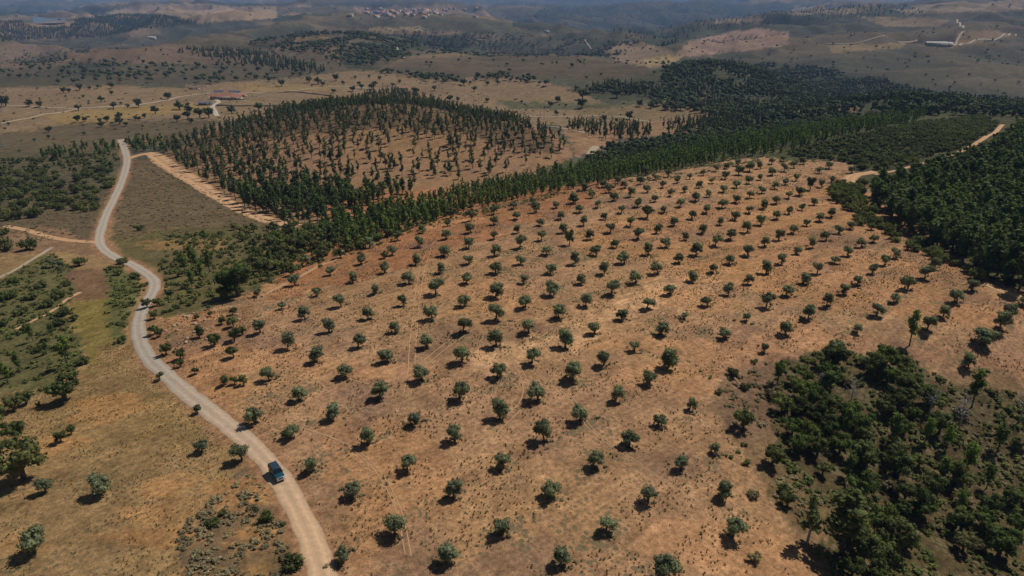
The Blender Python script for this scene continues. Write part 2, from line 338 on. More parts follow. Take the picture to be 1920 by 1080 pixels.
def single(kind, i, mat=None):
    k = ('single', kind, i, mat)
    if k not in _mc:
        t, c = KIND[kind][i]; V, F = join([t, c])
        _mc[k] = mesh_of('tree', V, [F], [M[MATOF[kind][0]], M[mat or MATOF[kind][1]]], np.r_[np.zeros(len(t[1])), np.ones(len(c[1]))])
    return _mc[k]
def plant(name, kind, P, sc, rng, parts=True, mat=None, sq=1.0):
    i = int(rng.integers(len(KIND[kind]))); rz = rng.uniform(0, 6.28); s = (sc * sq, sc * sq, sc)
    loc = (float(P[0]), float(P[1]), float(P[2]))
    if not parts: return link(name, single(kind, i, mat), None, loc, rz, s)
    e = link(name, None, None, loc, rz, s); e.empty_display_size = 0.5; a, b = meshes(kind, i, mat); link('trunk', a, e)
    if b: link('crown', b, e)
    return e
def merged(name, varts, P, S, rng, mats, label, cat, matidx=None):
    """a mass nobody could count as one mesh"""
    n = len(P); vi = rng.integers(len(varts), size=n); A = rng.uniform(0, 6.28, n); VV = []; FF = []; MI = []; o = 0
    S = np.asarray(S, float); S = np.stack([S, S], 1) if S.ndim == 1 else S
    for k, (v, f) in enumerate(varts):
        m = vi == k; q = m.sum()
        if not q: continue
        c, s = np.cos(A[m])[:, None], np.sin(A[m])[:, None]; x = (v[None, :, 0] * c - v[None, :, 1] * s) * S[m, 0:1]; y = (v[None, :, 0] * s + v[None, :, 1] * c) * S[m, 0:1]; z = v[None, :, 2] * S[m, 1:2]
        V = np.stack([x, y, z], 2) + P[m][:, None, :]; F = f[None] + (np.arange(q) * len(v))[:, None, None] + o
        VV.append(V.reshape(-1, 3)); FF.append(F.reshape(-1, f.shape[1])); o += q * len(v)
        if matidx: MI.append(np.tile(matidx[k], q))
    ob = link(name, mesh_of(name, np.concatenate(VV), [np.concatenate(FF)], mats, np.concatenate(MI) if matidx else None))
    return tag(ob, label, cat, kind='stuff')
ORD = ['', 'first', 'second', 'third', 'fourth', 'fifth', 'sixth', 'seventh', 'eighth', 'ninth', 'tenth', 'eleventh', 'twelfth', 'thirteenth', 'fourteenth', 'fifteenth', 'sixteenth', 'seventeenth', 'eighteenth', 'nineteenth', 'twentieth']
def ordn(i):
    if i <= 20: return ORD[i]
    t = {2: 'twenty', 3: 'thirty', 4: 'forty', 5: 'fifty', 6: 'sixty'}[i // 10]; return t.replace('ty', 'tieth') if i % 10 == 0 else t + '-' + ORD[i % 10]
def rows_label(items, noun, place, nrow, key=None, adj=None):
    """items: (obj, px, py). one label each: place in its row of the stand, rows counted from the front"""
    if not items: return
    k = sorted(items, key=key or (lambda t: -t[2])); per = math.ceil(len(k) / nrow)
    for r in range(nrow):
        row = sorted(k[r * per:(r + 1) * per], key=lambda t: t[1])
        for j, (o, px, py) in enumerate(row):
            nn = adj(o, noun) if adj else noun
            o['label'] = f'{nn} {place}' + (f', {ordn(r + 1)} row up' if nrow > 1 else '') + f', {ordn(j + 1)} from left'
# ------------------------------------------------------------------ ground cover zones, drawn where they lie on the land
def world_poly(poly, sub=3):
    Q = []
    for i in range(len(poly)):
        a, b = poly[i], poly[(i + 1) % len(poly)]
        for s in range(sub): Q.append((a[0] + (b[0] - a[0]) * s / sub, a[1] + (b[1] - a[1]) * s / sub))
    return at([q[0] for q in Q], [q[1] for q in Q])
def scatter(poly, sp, rng, keep=1.0, dmax=None, lift=3.0, vis=True):
    """jittered points on the land inside the outline"""
    Q = world_poly(poly); x0, x1, y0, y1 = Q[:, 0].min() - 5, Q[:, 0].max() + 5, Q[:, 1].min() - 5, Q[:, 1].max() + 20
    nx, ny = int((x1 - x0) / sp) + 1, int((y1 - y0) / sp) + 1
    X, Y = np.meshgrid(x0 + sp * np.arange(nx), y0 + sp * np.arange(ny)); X = X.astype(float); X[1::2] += sp / 2
    X = (X + rng.uniform(-.42, .42, X.shape) * sp).ravel(); Y = (Y + rng.uniform(-.42, .42, Y.shape) * sp).ravel()
    Z = H(X, Y); px, py = project(X, Y, Z); m = inpoly(px, py, poly) & (rng.random(len(X)) < keep)
    P = np.stack([X, Y, Z], 1)[m]; px, py = px[m], py[m]
    if vis and len(P): s = seen(P, lift); P, px, py = P[s], px[s], py[s]
    return P, px, py
ROAD = [(226,262),(232,275),(238,300),(232,330),(215,370),(200,400),(190,430),(186,450),(194,467),(215,482),(245,495),(275,513),(290,530),(284,552),(268,578),(260,605),(263,638),(277,668),(305,697),(345,732),(390,768),(440,808),(480,842),(510,877),(540,920),(563,965),(583,1010),(600,1060),(612,1110),(625,1180)]
PX, PY = project(GX, GY, GZ)
_p = at([o[0] for o in OLIVES], [o[1] for o in OLIVES]); _q = _p[:, 0] * math.sin(math.radians(38.5)) - _p[:, 1] * math.cos(math.radians(38.5))
_b = max((abs(np.exp(2j * math.pi * _q / s).mean()), s) for s in np.arange(7.5, 11.5, 0.02)); ROWSP = _b[1]; ROWPH = float(np.angle(np.exp(2j * math.pi * _q / ROWSP).mean())); print('rows', _b)
ORCHZ = [(480,545),(560,500),(640,475),(740,440),(840,402),(960,378),(1100,348),(1200,330),(1300,318),(1420,298),(1580,305),(1610,325),(1590,370),(1680,435),(1760,490),(1850,535),(2100,600),(2300,760),(1920,705),(1760,690),(1560,655),(1440,665),(1350,700),(1330,760),(1400,860),(1480,980),(1560,1200),(640,1200),(560,960),(450,820),(360,740),(300,690),(290,600),(380,580)]
col = np.zeros(GX.shape + (3,)); aux = np.zeros(GX.shape + (3,))
wN = fbm(GX / 14, GY / 14, 4); wN2 = fbm(GX / 14 + 50, GY / 14 + 50, 4); wf = fbm(GX / 2.2, GY / 2.2, 3); wf2 = fbm(GX / 2.2 + 31, GY / 2.2, 3)
big = fbm(GX / 420 + 9, GY / 300, 4); big2 = fbm(GX / 900, GY / 500 + 4, 4)
K = 0.80
def setc(m, c, a, w=None):
    c = np.array(srgb(*c, K)); a = np.array(a, float); w = (m.astype(float) if w is None else w)[..., None]
    col[:] = col * (1 - w) + c * w; aux[:] = aux * (1 - w) + a * w
jx = PX + (wN * 36 + wf * 30) * np.clip(PY / 500, 0.12, 1.2); jy = PY + (wN2 * 32 + wf2 * 26) * np.clip(PY / 500, 0.08, 1.2)
def zone(poly, c, a=(0.2, 0, 0), soft=0.0):
    m = inpoly(jx, jy, poly); setc(m, c, a)
Z = zone
# far country first: a patchwork of tan fields, brown heath and dark woods
setc(np.ones(GX.shape, bool), (88, 85, 68), (0.3, 0.35, 0))
far = sstep(1500, 2600, GY)
setc(None, (146, 116, 84), (0.5, 0.03, 0), 1 - sstep(330, 420, GY))
setc(None, (132, 112, 88), (0, 0.1, 0), far * sstep(0.05, 0.13, big)); setc(None, (54, 62, 50), (0, 0.7, 0), far * sstep(-0.02, 0.07, -big2))
setc(None, (150, 124, 96), (0, 0.05, 0), far * sstep(0.14, 0.2, big2))
mid = sstep(700, 1000, GY) * (1 - sstep(2400, 3000, GY))
setc(None, (82, 80, 62), (0.3, 0.55, 0), mid * sstep(-0.02, 0.08, -big)); setc(None, (100, 88, 69), (0.3, 0.25, 0), mid * sstep(0.06, 0.14, big))
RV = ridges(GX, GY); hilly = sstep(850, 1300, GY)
Z([(1040,-20),(1300,-20),(1420,18),(1300,50),(1240,92),(1200,84),(1130,52),(1000,30)], (50,57,46), (.3,.8,0))
Z([(960,28),(1060,34),(1150,60),(1230,84),(1190,104),(1120,84),(1040,62),(960,50)], (56,62,48), (.3,.7,0))
Z([(1230,100),(1250,56),(1440,14),(1700,8),(1740,26),(1690,34),(1600,30),(1500,44),(1330,56),(1290,72),(1262,104)], (58,62,48), (.3,.7,0))
Z([(1490,12),(1560,14),(1650,18),(1600,26),(1480,27)], (140,122,98), (0,0,.9)); Z([(1350,36),(1430,32),(1420,40),(1340,44)], (140,120,94), (0,.1,.6))
Z([(1700,22),(1920,22),(1920,52),(1800,44),(1720,40)], (62,64,52), (.3,.7,0)); Z([(460,82),(560,62),(590,58),(640,62),(740,70),(760,108),(700,132),(650,128),(620,100),(600,62),(520,96)], (68,67,52), (.3,.6,0))
Z([(620,30),(900,34),(960,44),(940,58),(700,56),(560,44)], (92,86,68), (.3,.45,0)); Z([(520,-20),(1060,-20),(1040,8),(780,8),(700,14),(520,6)], (60,66,58), (.3,.5,0))
Z([(60,38),(200,22),(280,8),(520,12),(520,34),(380,42),(300,30),(200,34)], (165,138,108), (0,.05,0))
Z([(0,82),(200,72),(440,92),(460,110),(380,136),(180,140),(0,146)], (118,98,78), (.2,.25,0))
Z([(0,130),(200,118),(430,120),(640,130),(620,148),(430,158),(280,156),(120,170),(0,172)], (94,84,65), (.3,.3,0))
Z([(0,165),(200,160),(300,165),(520,148),(600,140),(680,132),(760,140),(850,150),(930,142),(1060,160),(1140,200),(1330,170),(1350,215),(1300,232),(1080,236),(900,232),(620,230),(400,250),(330,262),(160,290),(0,285)], (138,115,86), (.3,.16,0))
Z([(70,215),(170,205),(330,195),(400,188),(395,205),(300,212),(200,232),(110,232)], (152,126,80), (.1,0,0))
Z([(430,158),(560,156),(640,160),(620,172),(470,172)], (148,122,82), (.1,0,0))
Z([(0,255),(120,232),(300,225),(420,225),(380,250),(300,262),(160,290),(60,292),(0,285)], (104,90,66), (.5,.15,0))
Z([(930,188),(1140,196),(1340,170),(1330,180),(1200,196),(1100,204),(960,204)], (96,94,66), (.4,.3,0))
Z([(1080,205),(1330,188),(1350,215),(1300,232),(1080,236)], (128,108,78), (.2,.05,0))
Z([(640,60),(880,70),(900,90),(760,95),(640,90)], (72,73,58), (.3,.6,0))
Z([(690,52),(790,50),(800,62),(700,66)], (150,128,95), (0,0,.9))
Z([(870,65),(935,66),(960,78),(880,86)], (158,134,104), (0,0,.9)); Z([(870,92),(1010,92),(1010,106),(870,108)], (150,128,98), (0,0,.9))
Z([(505,90),(560,70),(600,68),(570,80),(520,96)], (124,100,76), (.1,0,0)); Z([(590,60),(606,58),(645,95),(640,120),(610,100)], (128,104,78), (.1,.1,0))
Z([(740,112),(840,96),(930,90),(1000,100),(980,108),(830,112),(760,124)], (124,108,80), (.2,.1,0))
Z([(760,110),(1000,100),(1190,118),(1240,140),(1120,150),(900,145),(720,132)], (92,80,63), (.3,.35,0))
Z([(1120,92),(1190,78),(1250,90),(1280,110),(1230,128),(1160,116)], (138,116,92), (.1,.12,0))
Z([(1205,112),(1240,102),(1290,106),(1260,116),(1215,124)], (168,144,98), (0,0,.5))
Z([(1262,106),(1290,78),(1340,66),(1420,52),(1480,62),(1492,78),(1440,92),(1370,98),(1300,104)], (158,128,108), (0,.06,0))
Z([(1480,60),(1700,30),(1920,40),(1920,200),(1700,182),(1520,150),(1300,112),(1480,92)], (80,76,60), (.35,.45,0))
Z([(1610,30),(1700,32),(1780,38),(1760,50),(1660,50)], (134,114,86), (0,.05,0)); Z([(1670,16),(1850,10),(1920,12),(1920,20),(1700,26)], (150,132,108), (0,.1,0))
Z([(1490,12),(1560,14),(1650,18),(1600,26),(1480,27)], (150,130,104), (0,0,.9)); Z([(1340,36),(1440,32),(1430,42),(1340,44)], (150,128,100), (0,.1,.6))
Z([(1550,84),(1640,82),(1700,80),(1690,90),(1560,98)], (140,118,84), (.1,.1,0)); Z([(1795,60),(1850,56),(1900,66),(1880,72),(1810,84),(1785,88)], (140,115,84), (.1,.1,0))
Z([(1060,170),(1180,150),(1240,130),(1330,112),(1500,122),(1640,150),(1760,176),(1920,196),(1920,225),(1700,230),(1400,240),(1340,205),(1330,175),(1140,192)], (76,74,54), (.5,.6,0))
Z([(1300,195),(1370,200),(1440,218),(1380,225),(1330,222),(1290,235)], (140,112,82), (.2,.15,0)); Z([(1480,200),(1620,195),(1600,212),(1500,218)], (120,98,72), (.2,.2,0))
# plantation hill, its foot and the heath behind the orchard
Z([(300,290),(420,232),(560,200),(680,176),(740,170),(820,184),(920,212),(1040,245),(1080,290),(1050,310),(950,340),(870,350),(780,380),(640,430),(540,430),(470,410),(380,360)], (150,116,84), (.5,.10,0))
Z([(560,205),(740,176),(900,215),(1030,252),(1050,290),(960,280),(860,250),(740,240),(620,250),(420,260),(350,290),(320,300),(420,235)], (112,88,62), (.6,.3,0))
Z([(1050,240),(1330,222),(1420,236),(1380,262),(1200,285),(1120,300),(1090,300)], (148,116,86), (.3,.1,0))
Z([(1160,262),(1400,240),(1560,215),(1540,240),(1200,300),(1080,300)], (92,90,72), (.6,.4,0))
Z([(540,425),(760,375),(950,338),(1080,300),(1300,262),(1500,230),(1700,205),(1920,205),(1920,560),(1600,330),(1500,302),(1300,325),(1000,385),(740,460),(560,530),(480,540),(440,470)], (78,78,46), (.6,.2,0))
Z([(1440,275),(1900,215),(1920,260),(1640,330)], (70,68,42), (.7,.2,0))
# left country
Z([(-200,285),(60,285),(230,275),(215,350),(180,420),(120,420),(-200,440)], (92,84,60), (.75,.25,0))
Z([(60,370),(215,350),(190,455),(60,455),(0,420)], (104,88,66), (.7,.05,0))
Z([(246,300),(290,302),(380,350),(480,405),(530,425),(470,440),(350,450),(210,450),(222,380)], (112,94,68), (.65,.06,0))
Z([(205,440),(330,425),(470,430),(540,430),(600,420),(520,520),(420,560),(300,600),(285,520)], (104,94,58), (.6,.08,0))
Z([(255,455),(420,440),(420,470),(300,475)], (140,112,72), (.3,0,0))
Z([(-200,415),(60,425),(190,455),(190,480),(110,470),(0,520),(-200,540)], (138,108,80), (.4,.05,0))
Z([(-300,500),(100,470),(200,480),(260,500),(290,545),(262,600),(262,650),(330,740),(440,830),(520,930),(600,1120),(-300,1200)], (156,126,84), (.50,.02,0))
Z([(0,520),(100,478),(140,500),(135,560),(145,640),(165,690),(95,735),(-300,760),(-300,540)], (106,100,60), (.6,.05,0))
Z([(130,505),(205,495),(200,560),(140,565)], (128,98,72), (.3,0,0)); Z([(200,500),(265,500),(272,545),(245,620),(236,655),(205,640),(200,560)], (104,102,60), (.5,.03,0))
Z([(140,570),(205,560),(215,640),(180,700),(150,650)], (132,116,62), (.3,0,0))
Z([(344,1090),(336,990),(400,940),(470,880),(510,900),(560,990),(590,1090)], (122,100,74), (.5,.0,0))
# orchard
Z([(480,545),(560,500),(640,475),(740,440),(840,402),(960,378),(1100,348),(1200,330),(1300,318),(1420,298),(1580,305),(1610,325),(1590,370),(1680,435),(1760,490),(1850,535),(2100,600),(2300,760),(1920,705),(1760,690),(1560,655),(1440,665),(1350,700),(1330,760),(1400,860),(1480,980),(1560,1200),(640,1200),(560,960),(450,820),(360,740),(300,690),(290,600),(380,580)], (176,136,99), (.42,0,0))
Z([(1000,440),(1600,330),(1850,540),(1900,620),(1500,560),(1200,480)], (178,132,92), (.40,0,0))
Z([(1240,600),(1900,650),(2000,720),(1560,656),(1340,700)], (172,130,96), (.5,0,0))
Z([(640,360),(1200,340),(1000,420),(700,520),(560,560),(500,560)], (170,118,80), (.42,0,0))
Z([(860,660),(980,650),(1180,560),(1240,520),(1300,520),(1200,600),(1000,680),(900,700)], (204,160,118), (.12,0,0))
Z([(600,760),(800,800),(860,960),(700,1100),(620,1000)], (178,134,95), (.35,0,0))
Z([(300,600),(380,580),(470,570),(470,640),(420,760),(360,740),(300,690)], (158,118,82), (.6,0,0))
# wood at lower right
Z([(1425,740),(1440,700),(1470,672),(1560,655),(1700,670),(1780,715),(1920,745),(2200,800),(2200,1250),(1600,1250),(1540,1000),(1450,870)], (98,84,56), (.75,.1,0))
Z([(1350,720),(1440,670),(1460,760),(1400,850),(1360,790)], (132,104,78), (.5,0,0)); Z([(1430,860),(1500,890),(1560,960),(1500,990),(1440,920)], (120,98,66), (.5,0,0))
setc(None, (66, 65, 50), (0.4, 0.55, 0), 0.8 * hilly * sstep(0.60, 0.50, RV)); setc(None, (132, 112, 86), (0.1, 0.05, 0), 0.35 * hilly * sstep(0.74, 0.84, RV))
orch = sstep(150, 172, col[..., 0] * 0 + np.where(inpoly(PX, PY, ORCHZ), 200, 0))
perpG = GX * math.sin(math.radians(38.5)) - GY * math.cos(math.radians(38.5))
rowg = 0.5 + 0.5 * np.cos(2 * math.pi * perpG / ROWSP - ROWPH + 2.2 * fbm(GX / 25, GY / 25, 3))
aux[..., 0] += orch * (0.55 * rowg ** 4 * sstep(-0.12, 0.1, fbm(GX / 8 + 3, GY / 8, 3)) + 0.35 * sstep(0.02, 0.2, fbm(GX / 16 + 8, GY / 16, 4)))
setc(None, (134, 106, 86), (0.6, 0, 0), 0.55 * orch * sstep(0.08, 0.2, fbm(GX / 15 + 90, GY / 15 + 12, 5)))
setc(None, (200, 148, 102), (0.12, 0, 0), 0.5 * orch * sstep(0.10, 0.22, fbm(GX / 22 + 40, GY / 12 + 60, 4)))
slope = inpoly(PX, PY, [(-300,740),(95,735),(165,690),(205,600),(262,650),(330,740),(440,830),(520,930),(600,1120),(-300,1200)]).astype(float)
setc(None, (128, 104, 66), (0.7, 0, 0), 0.6 * slope * sstep(0.0, 0.15, fbm(GX / 12 + 90, GY / 7 + 12, 5))); setc(None, (186, 136, 84), (0.3, 0, 0), 0.6 * slope * sstep(0.05, 0.2, fbm(GX / 14 + 40, GY / 6 + 60, 4)))
col *= (1 + 0.28 * fbm(GX / 6, GY / 6, 3) + 0.45 * wf + 0.25 * fbm(GX / 45, GY / 45, 3))[..., None]
col[..., 2] *= 1 + 0.25 * fbm(GX / 30 + 70, GY / 30, 3)
_rc = at([p[0] for p in ROAD], [p[1] for p in ROAD])[:, :2]; _rc = np.concatenate([np.linspace(_rc[i], _rc[i + 1], 14, endpoint=False) for i in range(len(_rc) - 1)])
_m = (PX < 680) & (PX > 120) & (PY > 250) & (PY < 1200); _x, _y = GX[_m], GY[_m]; _d = np.full(len(_x), 1e9)
for q in _rc: _d = np.minimum(_d, (_x - q[0]) ** 2 + (_y - q[1]) ** 2)
_w = np.zeros(GX.shape); _w[_m] = 1 - sstep(2.0, 4.6, np.sqrt(_d) + 2.5 * wN[_m] + 1.6 * wf[_m]); setc(None, (166, 124, 90), (0.1, 0, 0), _w * 0.85)
col = np.clip(col, 0.01, 1)
# ------------------------------------------------------------------ the land
jj, ii = np.meshgrid(np.arange(NV - 1), np.arange(NU - 1), indexing='ij'); q = (jj * NU + ii).ravel()
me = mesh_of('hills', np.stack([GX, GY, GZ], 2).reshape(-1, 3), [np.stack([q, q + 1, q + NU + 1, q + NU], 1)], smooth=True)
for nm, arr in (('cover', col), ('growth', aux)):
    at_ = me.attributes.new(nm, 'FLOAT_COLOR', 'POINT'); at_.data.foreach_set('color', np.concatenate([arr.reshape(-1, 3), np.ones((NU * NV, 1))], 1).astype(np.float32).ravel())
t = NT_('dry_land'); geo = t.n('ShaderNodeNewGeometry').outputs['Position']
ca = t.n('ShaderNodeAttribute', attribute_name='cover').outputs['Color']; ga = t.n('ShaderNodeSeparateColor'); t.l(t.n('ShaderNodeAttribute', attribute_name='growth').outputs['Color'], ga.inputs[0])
nm1 = t.noise(geo, 1.1, 6, 0.7); nm2 = t.noise(geo, 0.16, 5, 0.65); nm3 = t.noise(geo, 5.5, 3, 0.6)
m0 = t.n('ShaderNodeMapping'); t.l(geo, m0.inputs[0]); m0.inputs['Rotation'].default_value = (0, 0, math.radians(-38.5)); mp = t.n('ShaderNodeMapping'); t.l(m0.outputs[0], mp.inputs[0]); mp.inputs['Scale'].default_value = (0.14, 1.0, 0.3)
st = t.noise(mp.outputs[0], 0.8, 6, 0.65)
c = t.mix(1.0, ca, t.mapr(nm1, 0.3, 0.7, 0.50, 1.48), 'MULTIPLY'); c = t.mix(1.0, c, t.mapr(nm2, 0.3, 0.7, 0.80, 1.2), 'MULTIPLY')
c = t.mix(1.0, c, t.mapr(st, 0.3, 0.7, 0.78, 1.2), 'MULTIPLY'); c = t.mix(1.0, c, t.mapr(nm3, 0.3, 0.7, 0.74, 1.28), 'MULTIPLY')
# pale straw and small stones
vs = t.n('ShaderNodeTexVoronoi', i_Scale=2.3); t.l(geo, vs.inputs['Vector'])
c = t.mix(t.math('MULTIPLY', t.math('LESS_THAN', vs.outputs['Distance'], 0.14), t.mapr(nm2, 0.5, 0.62, 0, 0.55)), c, (0.50, 0.42, 0.32))
# small dark plants: threshold falls as the growth value rises
v1 = t.n('ShaderNodeTexVoronoi', i_Scale=1.05, i_Randomness=1.0); t.l(geo, v1.inputs['Vector'])
th = t.math('MULTIPLY', ga.outputs[0], t.math('MULTIPLY', t.mapr(nm2, 0.35, 0.65, 0.25, 1.5), t.mapr(nm1, 0.3, 0.7, 0.5, 1.25)))
m1 = t.mapr(t.math('SUBTRACT', t.math('MULTIPLY', th, 0.62), v1.outputs['Distance']), 0.0, 0.10, 0.0, 0.85)
gcol = t.mix(v1.outputs['Color'], (0.11, 0.098, 0.045), (0.19, 0.14, 0.08)); c = t.mix(m1, c, gcol)
v2 = t.n('ShaderNodeTexVoronoi', i_Scale=0.085, i_Randomness=1.0); t.l(geo, v2.inputs['Vector'])
th2 = t.math('MULTIPLY', ga.outputs[1], t.mapr(t.noise(geo, 0.011, 4), 0.3, 0.7, 0.4, 1.5)); m2 = t.mapr(t.math('ADD', t.noise(geo, 0.06, 8, 0.78), t.math('MULTIPLY', th2, 0.34)), 0.66, 0.75, 0.0, 0.75)
c = t.mix(m2, c, t.mix(v2.outputs['Color'], (0.035, 0.045, 0.022), (0.065, 0.068, 0.032)))
mp2 = t.n('ShaderNodeMapping'); t.l(geo, mp2.inputs[0]); mp2.inputs['Rotation'].default_value = (0, 0, 0.25); mp2.inputs['Scale'].default_value = (1, 0.5, 0.01)
v3 = t.n('ShaderNodeTexVoronoi', i_Scale=0.065, i_Randomness=0.3); t.l(mp2.outputs[0], v3.inputs['Vector'])
c = t.mix(t.math('MULTIPLY', ga.outputs[2], t.mapr(v3.outputs['Distance'], 0.30, 0.42, 1.0, 0.0)), c, (0.045, 0.05, 0.028))
t.l(c, t.b.inputs['Base Color']); t.b.inputs['Roughness'].default_value = 0.95; t.b.inputs['Specular IOR Level'].default_value = 0.1
bp = t.n('ShaderNodeBump', i_Strength=0.85, i_Distance=0.30); t.l(t.math('ADD', nm1, t.math('MULTIPLY', st, 0.6)), bp.inputs['Height']); t.l(bp.outputs[0], t.b.inputs['Normal'])
me.materials.append(t.m); land = link('hills', me); tag(land, 'rolling dry hills with orange orchard soil, heath and tan fields', 'ground', kind='structure')
# ------------------------------------------------------------------ roads and tracks
def spline(P, step):
    P = np.asarray(P, float); P = np.concatenate([[2 * P[0] - P[1]], P, [2 * P[-1] - P[-2]]]); out = []
    for i in range(1, len(P) - 2):
        n = max(2, int(np.linalg.norm(P[i + 1] - P[i]) / step))
        for k in range(n):
            u = k / n; out.append(0.5 * ((2 * P[i]) + (-P[i-1] + P[i+1]) * u + (2*P[i-1] - 5*P[i] + 4*P[i+1] - P[i+2]) * u*u + (-P[i-1] + 3*P[i] - 3*P[i+1] + P[i+2]) * u**3))
    out.append(P[-2]); return np.array(out)
def road_mat(name, ca_, cb_, y0=None, y1=None, edge=(0.30, 0.20, 0.12)):
    t = NT_(name); g = t.n('ShaderNodeNewGeometry').outputs['Position']; ac = t.n('ShaderNodeAttribute', attribute_name='across').outputs['Fac']
    if y0 is None: c = t.mix(t.noise(g, 0.05, 3), ca_, cb_)
    else:
        sx = t.n('ShaderNodeSeparateXYZ'); t.l(g, sx.inputs[0]); c = t.mix(t.mapr(t.math('ADD', sx.outputs[1], t.math('MULTIPLY', t.noise(g, 0.15, 3), 14.0)), y0, y1, 0, 1), ca_, cb_)
    ab = t.math('ABSOLUTE', ac); w = t.math('ABSOLUTE', t.math('SUBTRACT', ab, 0.45)); c = t.mix(t.mapr(w, 0.05, 0.22, 0.75, 0.0), c, t.mix(1.0, c, (1.22, 1.2, 1.18), 'MULTIPLY'))
    c = t.mix(t.math('MULTIPLY', t.mapr(ab, 0.0, 0.2, 0.45, 0.0), t.noise(g, 0.4, 4)), c, edge)
    c = t.mix(t.mapr(t.math('ADD', ab, t.math('MULTIPLY', t.noise(g, 1.3, 4), 0.5)), 1.0, 1.3, 0.0, 0.8), c, edge)
    c = t.mix(1.0, c, t.mapr(t.noise(g, 1.0, 6, 0.7), 0.25, 0.75, 0.80, 1.2), 'MULTIPLY'); t.l(c, t.b.inputs['Base Color']); t.b.inputs['Roughness'].default_value = 0.95
    t.b.inputs['Specular IOR Level'].default_value = 0.1
    bp = t.n('ShaderNodeBump', i_Strength=0.5, i_Distance=0.15); t.l(t.noise(g, 2.5, 4), bp.inputs['Height']); t.l(bp.outputs[0], t.b.inputs['Normal']); return t.m
def ribbon(name, px, width, mat, label, step=2.0, lift=0.06, cross=7):
    P = at([p[0] for p in px], [p[1] for p in px])[:, :2]; C = spline(P, step); T = np.gradient(C, axis=0); T /= np.linalg.norm(T, axis=1)[:, None]
    N = np.stack([-T[:, 1], T[:, 0]], 1); w = np.interp(np.linspace(0, 1, len(C)), np.linspace(0, 1, len(width)), width) / 2 if isinstance(width, (list, tuple)) else np.full(len(C), width / 2)
    s = np.linspace(-1, 1, cross); r = 1 + 0.45 * fbm(C[:, 0] / 3, C[:, 1] / 3, 4); l = 1 + 0.45 * fbm(C[:, 0] / 3 + 9, C[:, 1] / 3, 3)
    off = w[:, None] * s[None] * np.where(s[None] > 0, r[:, None], l[:, None]); X = C[:, None, 0] + N[:, None, 0] * off; Y = C[:, None, 1] + N[:, None, 1] * off
    Z = H(X, Y) + lift + np.abs(C[:, None, 1]) * 0.00025 - (np.abs(s) == 1)[None] * lift * 1.2
    n = len(C); i = (np.arange(n - 1)[:, None] * cross + np.arange(cross - 1)[None]).ravel()
    me = mesh_of(name, np.stack([X, Y, Z], 2).reshape(-1, 3), [np.stack([i, i + cross, i + cross + 1, i + 1], 1)], [mat], smooth=True)
    a = me.attributes.new('across', 'FLOAT', 'POINT'); a.data.foreach_set('value', np.tile(s, n).astype(np.float32)); o = link(name, me); tag(o, label, 'road', kind='structure'); return o
mroad = road_mat('gravel_road', (0.52, 0.345, 0.21), (0.36, 0.31, 0.25), 95, 150)
ribbon('gravel_road', ROAD, [4.8, 4.4, 4.0, 3.7, 3.5, 3.6, 3.9], mroad, 'pale gravel road winding past the orchard, orange near the bottom', 1.5)
mor = road_mat('orange_track', (0.46, 0.265, 0.14), (0.50, 0.31, 0.17), edge=(0.24, 0.16, 0.09)); mtan = road_mat('tan_track', (0.32, 0.25, 0.175), (0.40, 0.32, 0.23), edge=(0.24, 0.18, 0.12)); mwh = road_mat('pale_track', (0.38, 0.32, 0.25), (0.45, 0.39, 0.31), edge=(0.28, 0.22, 0.16)); msoil = road_mat('packed_soil', (0.40, 0.24, 0.13), (0.42, 0.26, 0.145), edge=(0.36, 0.215, 0.115))
ribbon('dirt_track', [(240,298),(262,291),(285,289),(320,313),(380,350),(430,381),(480,405),(520,417),(560,426)], [6,11,10,9,8,8,9], mor, 'orange dirt track along the foot of the hill plantation', 2)
ribbon('dirt_track', [(1640,328),(1670,322),(1720,309),(1770,295),(1810,280),(1850,256),(1880,234)], 2.6, mor, 'orange dirt track climbing between scrub and the dark right forest', 2, 0.1)
ribbon('dirt_track', [(1590,345),(1600,330),(1640,322)], 6, mor, 'short orange track behind the top corner of the orchard', 2, 0.1)
ribbon('dirt_track', [(1845,530),(1870,542),(1900,553),(1940,566)], 2.6, mor, 'orange track end at the right orchard edge below the forest', 2)
ribbon('dirt_track', [(185,455),(140,452),(100,446),(50,432),(10,424)], 3.2, mor, 'twin rut track leaving the road to the left', 2)
ribbon('footpath', [(98,464),(80,475),(60,487),(30,505),(0,520),(-60,545)], 1.7, mtan, 'pale stony path dropping to the left edge', 2)
ribbon('footpath', [(30,618),(60,602),(90,588),(125,562),(150,548)], 1.4, mor, 'narrow orange path through the left scrub', 2)
ribbon('dirt_track', [(-20,198),(60,200),(140,204),(230,199),(290,192),(350,180),(400,175)], 3.4, mtan, 'pale farm track crossing the left fields to the farm', 6, 0.3)
ribbon('dirt_track', [(0,232),(40,224),(80,215),(130,208),(150,204)], 2.6, mtan, 'short branch of the farm track at the left edge', 6, 0.3)
ribbon('dirt_track', [(408,219),(402,208),(398,200),(410,191),(400,184),(392,182)], 5, mwh, 'pale bend of track in front of the farmhouse', 4, 0.3)
ribbon('dirt_track', [(455,173),(490,175),(540,172),(590,166),(640,162),(700,166),(760,166)], 3.4, mtan, 'pale track running right from the farm', 6, 0.3)
ribbon('dirt_track', [(960,216),(1060,219),(1130,218),(1180,222),(1225,231)], 3.2, mtan, 'thin track crossing the brown field left of the oaks', 6, 0.3)
ribbon('dirt_track', [(1030,237),(1060,242),(1100,250)], 3.5, mtan, 'track at the right foot of the plantation hill', 6, 0.3)
ribbon('dirt_track', [(1105,292),(1112,280),(1120,275)], 5, mtan, 'pale rutted track climbing the valley side', 3, 0.3)
